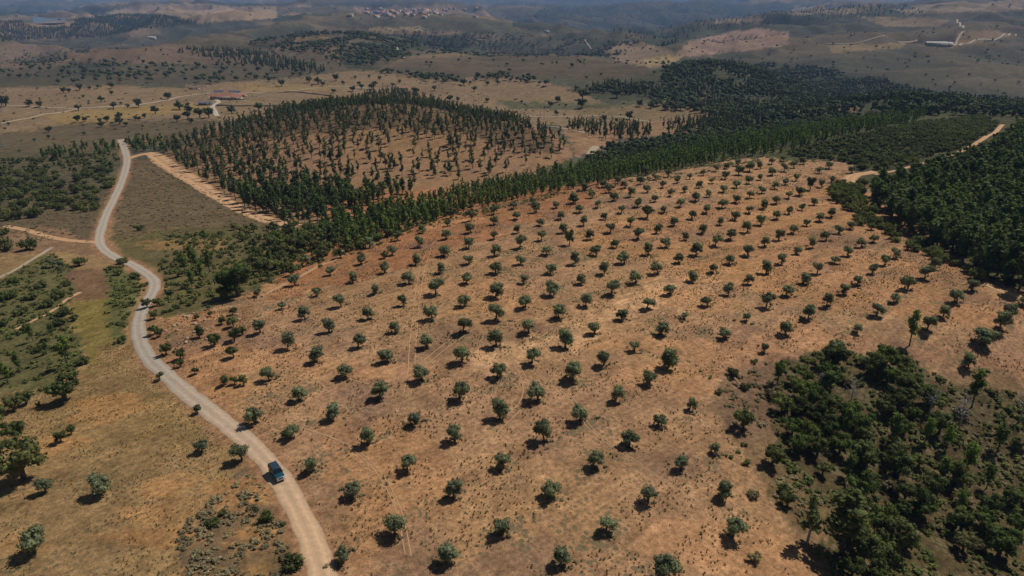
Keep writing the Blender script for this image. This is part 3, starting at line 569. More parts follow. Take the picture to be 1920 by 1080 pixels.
ribbon('dirt_track', [(1550,83),(1600,82),(1690,80),(1720,76)], 4, mtan, 'tan track along the right hill slope', 12, 1)
ribbon('dirt_track', [(1798,86),(1820,80),(1845,74),(1875,71),(1905,65)], 5, mwh, 'white road curving over the far right hill', 12, 1)
ribbon('dirt_track', [(1795,37),(1800,44),(1806,51),(1808,58),(1795,75),(1788,86)], 5, mwh, 'white road running down the far right hill', 12, 1)
ribbon('dirt_track', [(738,76),(744,90),(752,100),(757,110)], 4.5, mtan, 'tan track on the middle hill slope', 12, 1)
ribbon('dirt_track', [(1097,75),(1102,84),(1108,93)], 4.5, mtan, 'tan track stub on the middle ridge', 12, 1)
ribbon('wheel_ruts', [(800,470),(788,500),(780,540),(774,590),(768,640),(764,700),(756,740)], 0.24, msoil, 'left rut of the faint wheel tracks down the orchard', 1.5, 0.05, 3)
ribbon('wheel_ruts', [(808,470),(797,500),(790,540),(784,590),(780,640),(776,700),(770,740)], 0.24, msoil, 'right rut of the faint wheel tracks down the orchard', 1.5, 0.05, 3)
for _i, _r in enumerate([[(560,800),(640,830),(700,880),(740,950),(760,1040)],[(1000,700),(1060,740),(1100,800),(1180,860),(1300,940)],[(900,640),(960,680),(980,740),(930,800),(860,850)],[(620,700),(700,720),(760,700),(840,640),(900,600)],[(1180,560),(1300,640),(1380,720)],[(560,640),(600,600),(640,570),(600,540)],[(1420,480),(1520,520),(1660,560),(1800,620)]]):
    ribbon('wheel_ruts', _r, 0.22, msoil, 'faint curved wheel rut in the orchard soil', 1.5, 0.04, 3); ribbon('wheel_ruts', [(a + 11, b + 3) for a, b in _r], 0.22, msoil, 'faint curved wheel rut beside its twin in the orchard soil', 1.5, 0.04, 3)
ribbon('dirt_track', [(655,372+60),(640,478),(600,498),(560,520),(520,540),(480,560)], 1.6, msoil, 'worn edge path along the left orchard border', 2)
# water
lk = at([62, 95, 122, 125, 95, 64], [45, 47, 45, 39, 37, 40]); lz = lk[:, 2].max() + 1
lm = NT_('lake_water'); lm.b.inputs['Base Color'].default_value = (0.05, 0.09, 0.14, 1); lm.b.inputs['Roughness'].default_value = 0.15
lake = link('lake', mesh_of('lake', np.c_[lk[:, :2], np.full(6, lz)], [np.array([[0, 1, 2, 3, 4, 5]])], [lm.m])); tag(lake, 'small blue reservoir beyond the dark far forest', 'lake', kind='structure')
# ------------------------------------------------------------------ orchard
rg = np.random.default_rng(21)
A = np.array([o[:3] for o in OLIVES], float); P = at(A[:, 0], A[:, 1]); dep = P[:, 1] * CP - P[:, 2] * SP; Wd = A[:, 2] * dep / FOC
rd = np.array((math.cos(math.radians(38.5)), math.sin(math.radians(38.5)))); perp = P[:, 0] * rd[1] - P[:, 1] * rd[0]
items = []
for i in range(len(P)):
    o = plant('olive_tree', 'olive', P[i], Wd[i] * 0.5 * 1.12, rg); o.scale = (o.scale[0] * rg.uniform(.9, 1.12), o.scale[1] * rg.uniform(.9, 1.12), o.scale[2] * rg.uniform(.85, 1.12)); o.rotation_euler[0] = rg.normal() * 0.06; tag(o, None, 'tree', 'olive trees planted in the orchard'); items.append((o, A[i, 0], A[i, 1]))
# rows of the orchard run from lower left to upper right
rk = np.round((perp / ROWSP) - ROWPH / (2 * math.pi)).astype(int); rk = rk.max() - rk
med = np.median(Wd)
for nr, r in enumerate(sorted(set(rk))):
    ids = sorted(np.where(rk == r)[0], key=lambda k: A[k, 0])
    for j, k in enumerate(ids):
        ad = 'small ' if Wd[k] < med * 0.82 else 'broad ' if Wd[k] > med * 1.18 else ''
        items[k][0]['label'] = f'{ad}olive tree, {ordn(j + 1)} from left in {ordn(nr + 1)} orchard diagonal from lower right'
# ------------------------------------------------------------------ trees one can tell apart
def group_of(L, ox, oy, s, name, kind, cat, group, noun, place, nrow=1, tall=None, mat=None, k=1.0, rng=rg, parts=True, sq=1.0):
    L = np.array([l[:3] for l in tile(ox, oy, s, L)]); P = at(L[:, 0], L[:, 1]); d = P[:, 1] * CP - P[:, 2] * SP; out = []
    for i in range(len(L)):
        w = L[i, 2] * d[i] / FOC; sc = w * 0.5 * k if tall is None else w * tall
        o = plant(name, kind, P[i], sc, rng, parts, mat, sq); tag(o, None, cat, group); out.append((o, L[i, 0], L[i, 1]))
    rows_label(out, noun, place, nrow); return out
o = plant('oak_tree', 'oak', at(447, 556)[0], 5.6, rg, mat='dark'); tag(o, 'huge dark round oak, largest tree, at the left corner of the orchard', 'tree')
o = plant('oak_tree', 'oak', at(425, 562)[0], 2.6, rg, mat='dark'); tag(o, 'low dark oak pressed against the left of the huge oak', 'tree')
o = plant('oak_tree', 'oak', at(556, 473)[0], 3.6, rg); tag(o, 'spreading dark oak standing in bright scrub above the orchard corner', 'tree')
for (x, y, w, lab) in [(697+0,0,0,'')][:0]: pass
for x, y, w, k2, lab in [(721,484,16,'oak','dark oak touching an olive in the upper left orchard'),(1068,459,24,'oak','tall dark oak standing among olives in the upper middle orchard'),
  (1214,409,26,'oak','round dark oak among olives in the upper orchard'),(1519,356,22,'oak','tall dark oak near the top right corner of the orchard'),(1253,690,31,'oak','bright green round oak in the lower middle orchard'),
  (943,1003,26,'oak','double-crowned tree standing at the bottom middle of the orchard'),(1705,648,28,'pine','tall thin tree standing at the top of the lower right wood'),
  (846,408,20,'oak','dark oak at the upper left orchard edge by the hedge of young pines'),(1078,382,15,'oak','low dark oak at the upper orchard border')]:
    Pq = at(x, y)[0]; d = Pq[1] * CP - Pq[2] * SP; w = w * d / FOC
    o = plant('oak_tree' if k2 == 'oak' else 'pine_tree', k2, Pq, w * 0.53 if k2 == 'oak' else w * 2.6, rg, sq=0.85 if x in (1068, 1519) else 1.0); tag(o, lab, 'tree')
    if x in (1068, 1519): o.scale[2] *= 1.35
G1 = 'oaks and olives dotted over the dry slope left of the road'
for x, y, w, lab in [(124,750,58,'broad dark oak with long shadow on the dry slope left of the road'),(115,829,26,'tall ragged tree with a smaller tree at its right side'),(134,813,20,'small tree touching the ragged tree on the left slope'),
  (49,758,30,'oak in the upper left clump, the right one of the clump'),(27,770,34,'oak in the upper left clump, beside the left border'),(30,826,46,'dark leafy oak below the upper left clump'),(45,898,86,'biggest spreading oak near the left border, forked crown'),
  (86,923,32,'small round tree just below right of the biggest left oak'),(195,923,42,'lone tree on the dry slope between the left oaks and the car'),(66,1037,54,'round tree near the bottom left corner, alone'),
  (378,846,27,'small round tree on the slope left of the road bend above the car'),(454,862,37,'round olive at the left road edge just above the car'),(371,775,17,'tiny tree at the left road verge'),(300,713,17,'small tree leaning over the road where it narrows'),
  (-8,800,50,'oak cut by the left border, middle height'),(2,850,34,'oak cut by the left border below the leafy one'),(73,763,12,'small round shrub between the clump and the broad oak')]:
    Pq = at(x, y)[0]; d = Pq[1] * CP - Pq[2] * SP; ol = x in (86, 195, 66, 378, 454, 371, 300)
    o = plant('olive_tree' if ol else 'oak_tree', 'olive' if ol else 'oak', Pq, w * d / FOC * 0.52, rg); tag(o, lab, 'tree', G1)
for x, y, w, kk, lab in [(479,792,35,'olive','broad olive at the right road edge, first above the paired trees'),(535,823,18,'oak','dark left tree of the pair right of the road'),(545,822,28,'olive','olive on the right of the pair beside the road'),
  (500,975,36,'bush','green bush clump left of the road below the car'),(548,1062,46,'bush','dense green bush at the left road verge near the bottom'),(478,960,16,'bush','small bush touching the green clump below the car'),(532,985,14,'bush','little bush at the left verge between the two green ones'),
  (400,985,30,'bush','low bush in the heather patch, left one'),(418,965,22,'bush','low bush in the heather patch, upper one'),(259,432,22,'bush','lone dark bush in the brown triangle field'),(150,498,32,'bush','round green bush beside the grey ash patch'),
  (99,500,18,'olive','thin tree beside the pale stony path'),(118,502,14,'olive','second thin tree right of the stony path tree'),(55,468,42,'bush','dark bush by the pale stony path at left'),(6,470,46,'bush','dark bush cut by the left border by the path'),(4,440,30,'bush','bush at left border above the rut track'),
  (228,494,24,'bush','bush at the inside of the road bend, upper one'),(252,522,24,'bush','bush at the inside of the road bend, middle one'),(271,537,16,'bush','small dark bush touching the road bend'),(222,515,24,'bush','bush at the inside of the bend, farthest from the road'),
  (1393,803,42,'oak','dark oak on grey ground at the lower right orchard edge'),(1447,872,46,'oak','dark oak at the wood edge below the grey ground'),(1490,884,16,'bush','small round bush right of the wood edge oak'),(1468,925,26,'oak','dark tree at the orchard edge, upper of a touching pair'),
  (1476,948,32,'oak','dark tree at the orchard edge, lower of a touching pair'),(1375,706,32,'bush','tall dark bush at the top left of the lower right wood'),(1397,728,24,'bush','narrow dark bush beside the top left one'),(1347,737,17,'bush','small bush at the orchard edge left of the wood'),
  (1410,930,26,'bush','grey leafless shrub in the lower right orchard, upper one'),(1412,1052,36,'bush','grey leafless shrub in the lower right orchard, lower one'),(1558,475-115,22,'bush','bush at the top right orchard corner'),(925,437,14,'bush','x')][:-1]:
    Pq = at(x, y)[0]; d = Pq[1] * CP - Pq[2] * SP
    o = plant({'olive': 'olive_tree', 'oak': 'oak_tree', 'bush': 'bush'}[kk], kk, Pq, w * d / FOC * 0.52, rg, mat='scrub' if 'grey leafless' in lab else None); tag(o, lab, 'bush' if kk == 'bush' else 'tree')
for x, y, h, lab in [(1513,1018,9.5,'slim tall tree leaning at the left edge of the lower right wood'),(1578,1038,12,'big tall leafy tree at the front of the lower right wood')]:
    o = plant('eucalyptus_tree', 'euc' if x == 1513 else 'pine', at(x, y)[0], h, rg, sq=1.15 if x == 1513 else 1.5, mat='euc' if x == 1513 else 'oak'); tag(o, lab, 'tree')
group_of([(220,222,130),(330,200,110),(300,345,125),(300,520,135),(365,545,110),(430,750,150),(590,800,150),(590,885,110)],240,540,6,'oak_tree','oak','tree','trees along the right verge of the road','leafy roadside oak','right of the road bend',2)
group_of([(485,105,90),(715,80,80),(755,170,60),(750,970,90),(765,360,70),(915,240,60),(925,320,65),(800,560,140),(980,640,165),(1055,410,95),(1175,300,95),(1190,430,140),(1290,520,110),(1200,600,170),(1195,780,150),(1110,1085,130),(1200,1075,100),(1300,1085,120)],240,540,6,'olive_tree','olive','tree','wild olives between the road and the orchard','wild olive tree','between road bend and orchard',4,mat='oak')
group_of([(290,762,22*6),(440,782,24*6),(385,445,80),(235,700,130),(165,820,150),(240,950,120),(350,860,110)],320,380,6,'pine_tree','pine','tree','pines left of the huge oak','airy pine tree','left of the huge dark oak',1,tall=1.9)
group_of([(400,380,70),(560,360,90),(855,410,70),(610,470,60),(70,450,60),(350,230,30)],320,380,6,'bush','bush','bush','bushes under the brown triangle field','small dark bush','in grass below the triangle field',1)
group_of([(38,700,30),(87,664,18),(127,686,40),(100,635,22),(62,640,24),(16,720,30)],0,0,1,'pine_tree','pine','tree','pines in the left green patch','airy pine tree','in the left border greenery',1,tall=1.55)
group_of([(155,682,30),(60,560,30),(110,560,34),(88,575,30),(40,590,30),(15,560,36),(120,590,26),(30,530,26),(75,540,28),(125,535,24),(110,610,30),(140,600,22),(50,620,26),(8,610,28),(70,660,22),(110,655,18)],0,0,1,'bush','bush','bush','bushes in the left green patch','dark green bush','in the left border greenery',3)
# far field trees
FT = tile(0,130,6,[(70,415,130),(20,405,80),(330,420,90),(450,425,80),(885,465,80),(1280,445,90),(1440,435,60),(1365,400,40),(1560,430,110),(1890,340,90),(1750,500,100),(1630,550,65),(880,590,90),(955,590,70),(1210,590,80),(1340,560,90),(1350,620,100),(1420,640,60),(1530,570,60),(1565,580,60),(1140,650,80),(1125,600,60),(555,710,80),(950,740,50),(1140,365,80),(1260,215,80),(1260,285,50),(720,270,80),(780,265,60),(900,240,90),(940,320,40),(740,315,30),(1010,230,50),(1100,215,50),(1000,370,30),(545,780,50),(390,810,40),(100,630,40),(50,600,35),(225,100,60),(110,90,50),(700,50,70),(320,90,60),(960,45,80)]) + \
 tile(320,130,6,[(100,455,110),(195,420,60),(205,500,110),(75,590,100),(195,560,110),(230,610,80),(330,545,130),(430,545,130),(990,465,100),(690,500,110),(1105,140,70),(1250,190,90),(1375,70,50),(1465,75,60),(1195,40,80),(1560,150,80),(1660,165,90),(1715,190,60),(1590,195,35),(1865,130,90),(1835,270,60)]) + \
 tile(640,130,6,[(130,250,75),(230,225,70),(345,225,80),(380,190,65),(200,180,55),(160,105,40),(315,95,40),(430,120,55),(455,50,45),(640,45,40),(655,155,45),(835,280,90),(580,195,50),(1050,240,65),(1220,360,80),(1310,360,60),(1090,360,40),(1495,250,70),(1450,165,45),(1645,180,60),(1760,170,60),(1380,180,80),(1640,370,60),(20,170,50)]) + \
 tile(960,100,6,[(785,615,130),(790,520,130),(515,550,80),(605,600,40),(500,695,60),(590,705,35),(1035,765,80),(1320,745,110),(1440,600,90),(1560,620,90),(1620,600,80),(1715,640,110),(1795,640,60),(1895,640,90),(1180,500,120),(1035,450,40),(1175,775,50),(430,600,70),(110,560,40),(1005,420,60)])
FT = np.array(FT); P = at(FT[:, 0], FT[:, 1]); dep = P[:, 1] * CP - P[:, 2] * SP; L3 = [[], [], []]
for i in range(len(FT)):
    o = plant('field_tree', 'oak', P[i], FT[i, 2] * dep[i] / FOC * 0.5, rg, parts=FT[i, 2] > 11, mat='far'); tag(o, None, 'tree', 'oaks scattered over the far tan fields')
    L3[0 if FT[i, 0] < 330 else 1 if FT[i, 0] < 900 else 2].append((o, FT[i, 0], FT[i, 1]))
rows_label(L3[0], 'dark field oak', 'in fields left of the farm', 5); rows_label(L3[1], 'dark field oak', 'beside or behind the farm', 5); rows_label(L3[2], 'dark field oak', 'in fields right of the hill', 4)
# ------------------------------------------------------------------ stands of trees: 300 of each singly, the rest as one mass
def stand(polys, rng, name, kind, hgt, noun, place, group, restname, restlabel, nrow, nmax=300, mat=None, sq=1.0, lowv=None, cat='tree', gap=None):
    PP = []; 
    for poly, sp, keep in polys:
        p, px, py = scatter(poly, sp, rng, keep, lift=hgt[1] * 0.8); 
        if gap is not None: m = fbm(p[:, 0] / gap[0], p[:, 1] / gap[0], 3) > gap[1]; p, px, py = p[m], px[m], py[m]
        PP.append(np.c_[p, px, py])
    Q = np.concatenate(PP); Q = Q[np.argsort(Q[:, 1])]; inside = (Q[:, 3] > -15) & (Q[:, 3] < 1935) & (Q[:, 4] < 1100)
    Hs = rng.uniform(hgt[0], hgt[1], len(Q)); a = np.where(inside)[0][:nmax]; it = []
    for i in a:
        o = plant(name, kind, Q[i, :3], Hs[i], rng, False, mat, sq * rng.uniform(0.85, 1.2)); tag(o, None, cat, group); it.append((o, Q[i, 3], Q[i, 4]))
    rows_label(it, noun, place, nrow)
    b = np.ones(len(Q), bool); b[a] = False
    if b.any():
        vs = []; mi = []
        for t_, c_ in KIND[kind][:4]:
            keepn = lowv or 120; nq = len(c_[1]); ncore = 9 * 18; lf = c_[1][:nq - ncore] if nq > ncore else c_[1]
            sel = np.r_[np.arange(0, len(lf), max(1, len(lf) // keepn)), np.arange(len(lf), nq)]; f = c_[1][sel]
            V, F = join([t_, (c_[0], f)]); vs.append((V, F)); mi.append(np.r_[np.zeros(len(t_[1])), np.ones(len(f))])
        merged(restname, vs, Q[b, :3], np.c_[Hs[b] * sq, Hs[b]], rng, [M[MATOF[kind][0]], M[mat or MATOF[kind][1]]], restlabel, 'forest', mi)
    print(name, restname, len(a), 'single', int(b.sum()), 'rest')
r1 = np.random.default_rng(31)
stand([([(640,415),(540,428),(500,405),(440,375),(400,352),(430,330),(520,330),(640,350),(700,375)],5.2,0.85),
       ([(400,352),(330,310),(305,288),(360,262),(430,238),(560,205),(650,190),(600,240),(500,270),(520,330),(430,330)],5.2,0.88),
       ([(650,190),(690,178),(745,172),(800,186),(900,214),(1000,240),(1050,258),(1062,285),(1040,300),(960,300),(880,290),(800,255),(740,240),(600,245)],5.8,0.8),
       ([(520,330),(500,270),(600,245),(740,240),(800,255),(880,290),(960,300),(1030,302),(950,325),(870,335),(800,348),(720,352),(640,350)],6.6,0.66)],
      r1, 'eucalyptus_tree', 'euc', (5.5, 10.5), 'slender eucalyptus', 'on the hill plantation', 'eucalyptus trees of the hill plantation', 'plantation_trees', 'far rows of eucalyptus covering the back of the hill plantation', 12, 240, gap=(22, -0.19), sq=1.35)
stand([([(1060,245),(1090,238),(1180,240),(1230,248),(1220,262),(1170,272),(1120,262)],7,0.8),([(1240,240),(1330,226),(1420,232),(1400,246),(1250,252)],7,0.7)],
      r1, 'eucalyptus_tree', 'euc', (7, 11), 'slender eucalyptus', 'in the belt beyond the valley', 'eucalyptus trees of the belt beyond the valley', 'plantation_trees', 'back rows of the eucalyptus belt beyond the valley', 4, 55, sq=1.15)
BELT = [(600,470),(590,440),(640,412),(760,382),(900,350),(1040,322),(1140,300),(1300,272),(1440,250),(1560,232),(1700,214),(1760,210),(1700,232),(1560,262),(1470,290),(1400,294),(1290,318),(1180,334),(1090,352),(950,382),(845,405),(745,440),(660,470)]
stand([(BELT, 4.1, 0.88), ([(480,500),(500,445),(560,432),(640,412),(700,430),(600,480)], 8.0, 0.6)],
      r1, 'pine_tree', 'young', (3.5, 8.0), 'bright green young pine', 'in the belt behind the orchard', 'young pines of the belt behind the orchard', 'pine_belt', 'dense far part of the young pine belt behind the orchard', 10, 240, sq=1.3)
stand([([(1650,362),(1720,342),(1800,313),(1865,281),(1905,254),(2050,228),(2200,400),(2200,640),(1900,545),(1850,520),(1780,488),(1700,440),(1640,395),(1610,365)],3.9,0.9)],
      r1, 'forest_tree', 'dark', (6.5, 11.5), 'dark forest tree', 'at the right border', 'trees of the dark forest right of the orchard', 'dark_forest', 'far part of the dark forest at the right border', 12, 300, sq=1.5, lowv=90)
# oaks and pines of the lower right wood
r2 = np.random.default_rng(47); it = []
def thin(P, px, py, rmin, rng):
    idx = rng.permutation(len(P)); kp = []
    for i in idx:
        if all((P[i, 0] - P[j, 0]) ** 2 + (P[i, 1] - P[j, 1]) ** 2 > rmin ** 2 for j in kp): kp.append(i)
    return kp
Pw, pxw, pyw = scatter([(1450,690),(1560,670),(1600,680),(1700,690),(1740,740),(1770,800),(1820,890),(1960,920),(2000,1150),(1560,1150),(1560,1050),(1600,1000),(1580,930),(1540,890),(1500,880),(1480,840),(1450,760)], 3.0, r2, 1.0, vis=False)
kp = [i for i in thin(Pw, pxw, pyw, 2.9, r2) if fbm(Pw[i, 0] / 12, Pw[i, 1] / 12, 3) > -0.15]
for i in kp:
    u = r2.random() + (0.25 if pxw[i] > 1740 and pyw[i] < 930 else 0)
    if pxw[i] > 1700 and r2.random() < 0.2: continue
    if u < 0.55: o = plant('oak_tree', 'oak', Pw[i], r2.uniform(1.8, 3.3), r2, mat='dark' if u < 0.25 else None)
    elif u < 0.62: o = plant('oak_tree', 'bush', Pw[i], r2.uniform(1.6, 2.4), r2, mat='scrub')
    elif u < 0.90: o = plant('oak_tree', 'oak', Pw[i], r2.uniform(1.3, 2.3), r2, mat='green' if r2.random() < 0.5 else 'dark')
    else: o = plant('pine_tree', 'pine', Pw[i], r2.uniform(5.0, 8.0), r2)
    tag(o, None, 'tree', 'trees of the wood at lower right'); it.append((o, pxw[i], pyw[i]))
ins = [q for q in it if -5 < q[1] < 1925 and q[2] < 1110]
def adjw(o, n): return 'dark leafy oak' if o.name.startswith('oak') else 'taller thin pine'
rows_label(it, 'tree', 'in the lower right wood', 12, adj=adjw)
Pw, pxw, pyw = scatter([(1770,740),(1920,770),(2000,800),(2000,920),(1840,880),(1790,820)], 4, r2, 0.55, vis=False); it = []
for i in thin(Pw, pxw, pyw, 6, r2):
    o = plant('pine_tree', 'pine', Pw[i], r2.uniform(6, 10), r2); tag(o, None, 'tree', 'thin pines in the scrub at the right border'); it.append((o, pxw[i], pyw[i]))
rows_label(it, 'thin pine', 'in scrub at the right border', 3)
for x, y, h, lab in [(1740,780,7,'bleached dead tree standing in scrub in the lower right wood, left one'),(1798,806,8,'tall bleached dead tree with bare trunk near the right border'),(1595,757,6.5,'bleached forked dead tree at the top of the lower right wood'),(1912,790,8,'dead trunk inside the pines at the right border'),(1537,735,5,'small dead tree at the upper edge of the lower right wood')]:
    tag(plant('dead_tree', 'dead', at(x, y)[0], h, r2), lab, 'tree')
# round trees and bushes where the pine belt frays out towards the huge oak
Pw, pxw, pyw = scatter([(420,430),(560,428),(640,440),(745,436),(745,446),(650,480),(590,500),(500,535),(475,520),(480,470)], 4.5, r2, 0.75, vis=False); it = []
for i in thin(Pw, pxw, pyw, 4.0, r2)[:90]:
    u = r2.random(); o = plant('oak_tree', 'oak', Pw[i], r2.uniform(1.3, 2.9), r2, mat='green' if u < 0.55 else None); tag(o, None, 'tree', 'round trees between the huge oak and the pine belt'); it.append((o, pxw[i], pyw[i]))
rows_label(it, 'round green tree', 'right of the huge oak', 6)
Pw, pxw, pyw = scatter([(236,268),(250,256),(330,246),(345,262),(300,284),(262,286),(244,280)], 4.5, r2, 0.7); Pv, pxv, pyv = scatter([(60,292),(150,276),(222,264),(224,288),(150,296),(90,302)], 5.5, r2, 0.6); it = []
for q_, x_, y_ in list(zip(Pw, pxw, pyw))[:40] + list(zip(Pv, pxv, pyv))[:45]:
    o = plant('pine_tree', 'young', q_, r2.uniform(3.5, 7), r2, False, sq=1.5); tag(o, None, 'tree', 'young pines where the road drops behind the crest'); it.append((o, x_, y_))
rows_label(it, 'young pine', 'near the upper road end', 4)
Pw, pxw, pyw = scatter([(430,385),(480,372),(560,352),(640,346),(740,352),(800,352),(760,372),(700,392),(640,408),(560,418),(530,408)], 6.5, r2, 0.8); it = []
for q_, x_, y_ in list(zip(Pw, pxw, pyw))[:70]:
    o = plant('forest_tree', 'dark', q_, r2.uniform(7.5, 12), r2, False, sq=1.35); tag(o, None, 'tree', 'tall dark eucalyptus trees at the foot of the hill plantation'); it.append((o, x_, y_))  # these are taller eucalyptus; forest_tree is only a general name here
rows_label(it, 'tall dark tree', 'at the foot of the plantation hill', 4)
# bushes of the left heath
Pw, pxw, pyw = scatter([(-20,300),(100,295),(210,285),(222,300),(212,345),(180,400),(110,395),(60,410),(-20,420)], 5.6, r2, 0.75); it = []
kp = sorted(range(len(Pw)), key=lambda i: Pw[i, 1])[:140]; Ph = Pw[sorted(range(len(Pw)), key=lambda i: Pw[i, 1])[140:]]
for i in kp:
    o = plant('bush', 'bush', Pw[i], r2.uniform(1.6, 3.6), r2, parts=False, mat='green' if r2.random() < 0.35 else None); o.scale[2] *= r2.uniform(0.9, 1.5); tag(o, None, 'bush', 'bushes of the heath left of the road'); it.append((o, pxw[i], pyw[i]))
rows_label(it, 'dark heath bush', 'left of the road', 12)
# bushes between the right track and the pine belt, round the top right corner of the orchard
Pw, pxw, pyw = scatter([(1470,292),(1560,265),(1700,234),(1840,218),(1870,232),(1830,268),(1760,290),(1660,318),(1610,318),(1580,303)], 3.5, r2, 0.9)
Pv, pxv, pyv = scatter([(1560,350),(1600,335),(1620,350),(1620,380),(1700,435),(1780,490),(1850,520),(1850,535),(1790,505),(1700,465),(1620,425),(1560,375)], 3.0, r2, 0.75)
Pw = np.r_[Pw, Pv]; pxw = np.r_[pxw, pxv]; pyw = np.r_[pyw, pyv]
_t = spline(at([1590,1640,1670,1720,1770,1810,1850,1880], [345,328,322,309,295,280,256,234])[:, :2], 2); _k = ((Pw[:, None, 0] - _t[None, :, 0]) ** 2 + (Pw[:, None, 1] - _t[None, :, 1] + 2.5) ** 2).min(1) > 11; Pw, pxw, pyw = Pw[_k], pxw[_k], pyw[_k]
a = np.argsort(Pw[:, 1])[:110]; it = []
for i in a:
    o = plant('bush', 'bush', Pw[i], r2.uniform(1.3, 3.0), r2, parts=False, mat='green' if r2.random() < 0.55 else 'oak'); o.scale[2] *= r2.uniform(0.9, 1.5); tag(o, None, 'bush', 'bushes round the top right corner of the orchard'); it.append((o, pxw[i], pyw[i]))
rows_label(it, 'green bush', 'at the top right orchard corner', 10)
rest = np.setdiff1d(np.arange(len(Pw)), a)
LB = [low('bush', 200 + i, 46) for i in range(5)]
if len(Ph): merged('heath_bushes', LB, Ph, r2.uniform(1.5, 3.2, len(Ph)), r2, [M['oak']], 'farther bushes of the dark heath left of the road', 'scrub')
LR = [low('round', 300 + i, 22) for i in range(5)]; LR2 = [(v * np.array((0.5, 0.5, 0.55)), f) for v, f in [low('round', 500 + i, 16) for i in range(4)]]; LT = [low('tall', 400 + i, 16) for i in range(5)]
if len(rest): merged('scrub_bushes', LB, Pw[rest], r2.uniform(1.6, 3.0, len(rest)), r2, [M['oak']], 'green scrub covering the rise behind the orchard', 'scrub')
RC = spline(at([p[0] for p in ROAD], [p[1] for p in ROAD])[:, :2], 2.0)
def offroad(P, d=2.6):
    k = np.ones(len(P), bool)
    for s in range(0, len(P), 20000): q = P[s:s + 20000]; k[s:s + 20000] = ((q[:, None, 0] - RC[None, :, 0]) ** 2 + (q[:, None, 1] - RC[None, :, 1]) ** 2).min(1) > d * d
    return P[k]
def mass(name, specs, lows, mat, label, cat, size, rng, gap=None, stretch=1.0):
    PP = [scatter(p, sp, rng, kp, lift=4)[0] for p, sp, kp in specs]; P = np.concatenate(PP)
    if name in ('heath', 'heather', 'low_scrub', 'edge_scrub'): P = offroad(P, 3.0)
    if gap: P = P[fbm(P[:, 0] / gap[0], P[:, 1] / gap[0], 3) > gap[1]]
    s = rng.uniform(size[0], size[1], len(P)); merged(name, lows, P, np.c_[s, s * stretch], rng, [M[mat]], label, cat); print(name, len(P))
r3 = np.random.default_rng(53)
mass('low_scrub', [([(470,480),(500,440),(600,425),(760,385),(850,400),(740,442),(640,477),(560,505),(490,540)],2.4,0.8),([(320,440),(470,440),(500,500),(470,545),(400,560),(300,590),(290,530)],2.6,0.6)], LB, 'green', 'bright green scrub at the foot of the young pine belt', 'scrub', (0.7, 1.7), r3)
mass('heath', [([(0,520),(100,478),(140,500),(135,560),(145,640),(165,690),(95,735),(-60,760),(-60,540)],1.9,0.6),([(200,500),(265,500),(272,545),(245,620),(236,655),(205,640),(200,560)],1.5,0.45),([(1435,720),(1470,672),(1560,655),(1700,670),(1780,715),(1920,745),(2000,800),(2000,1150),(1590,1150),(1530,1000),(1460,870)],1.6,0.6)], LB, 'green', 'low green and brown scrub under and between the trees', 'scrub', (0.5, 1.4), r3, (9, -0.13), 0.75)
mass('edge_scrub', [([(1290,700),(1420,650),(1560,640),(1700,655),(1800,700),(1960,740),(1960,790),(1780,740),(1560,670),(1450,680),(1380,740),(1420,860),(1520,980),(1590,1100),(1530,1100),(1450,970),(1360,850),(1300,760)],2.2,0.35),([(560,500),(640,470),(740,436),(845,402),(1000,368),(1180,336),(1300,318),(1420,298),(1430,306),(1300,328),(1180,346),(1000,380),(850,415),(740,452),(640,488),(560,520)],2.0,0.6)], LB, 'green', 'ragged low scrub along the edges of the orchard', 'scrub', (0.3, 1.2), r3, (7, -0.05), 0.8)
mass('heather', [([(344,1090),(336,990),(400,940),(470,880),(510,900),(560,990),(590,1090)],0.95,0.55),([(246,300),(290,302),(380,350),(480,405),(530,425),(470,440),(350,450),(210,450),(222,380)],2.4,0.6),([(-20,330),(215,300),(190,455),(60,455),(-20,430)],2.4,0.6),([(1770,735),(1920,760),(2000,800),(2000,950),(1840,900)],1.5,0.7),([(1350,720),(1440,670),(1460,760),(1400,850),(1440,900),(1500,890),(1560,960),(1500,990),(1400,860)],1.3,0.6)], LB, 'scrub', 'low brown heather and dry scrub in the uncultivated patches', 'heather', (0.4, 1.15), r3, (6, -0.12), 0.55)
mass('grey_scrub', [([(1090,300),(1140,275),(1290,255),(1420,238),(1560,215),(1600,212),(1560,230),(1440,248),(1300,270),(1140,298)],3.8,0.9),([(1330,222),(1400,238),(1520,228),(1640,215),(1700,216),(1560,232),(1440,250),(1300,272),(1200,285),(1120,305),(1100,300),(1180,275),(1250,252)],5.0,0.8)], LB + LR, 'far', 'grey green scrub on the valley side behind the pine belt', 'scrub', (1.8, 3.6), r3)
mass('hill_forest', [([(1060,172),(1180,152),(1240,132),(1330,114),(1500,124),(1640,150),(1760,176),(1960,196),(1960,222),(1700,216),(1560,222),(1400,240),(1330,222),(1280,200),(1200,180)],6.2,0.9)], LT + LR2, 'far', 'dark conifer forest covering the hill at right', 'forest', (6, 10.5), r3, (45, -0.16), 1.0)
mass('oak_wood', [([(1195,200),(1280,190),(1330,205),(1310,214),(1230,208)],9,0.9),([(700,132),(880,150),(940,140),(1060,165),(1230,172),(1160,182),(1050,165),(940,152),(860,160),(740,145)],10,0.8),([(460,82),(560,62),(640,60),(740,70),(760,108),(700,132),(600,110)],8,0.5),([(620,60),(900,66),(1200,80),(1150,110),(900,96),(700,112)],11,0.4),([(0,130),(200,118),(430,120),(560,130),(560,150),(430,158),(280,156),(120,168),(0,150)],17,0.5)], LR, 'far', 'far oak woods in the hollows beyond the farm fields', 'wood', (3.5, 6.5), r3, (60, -0.05))
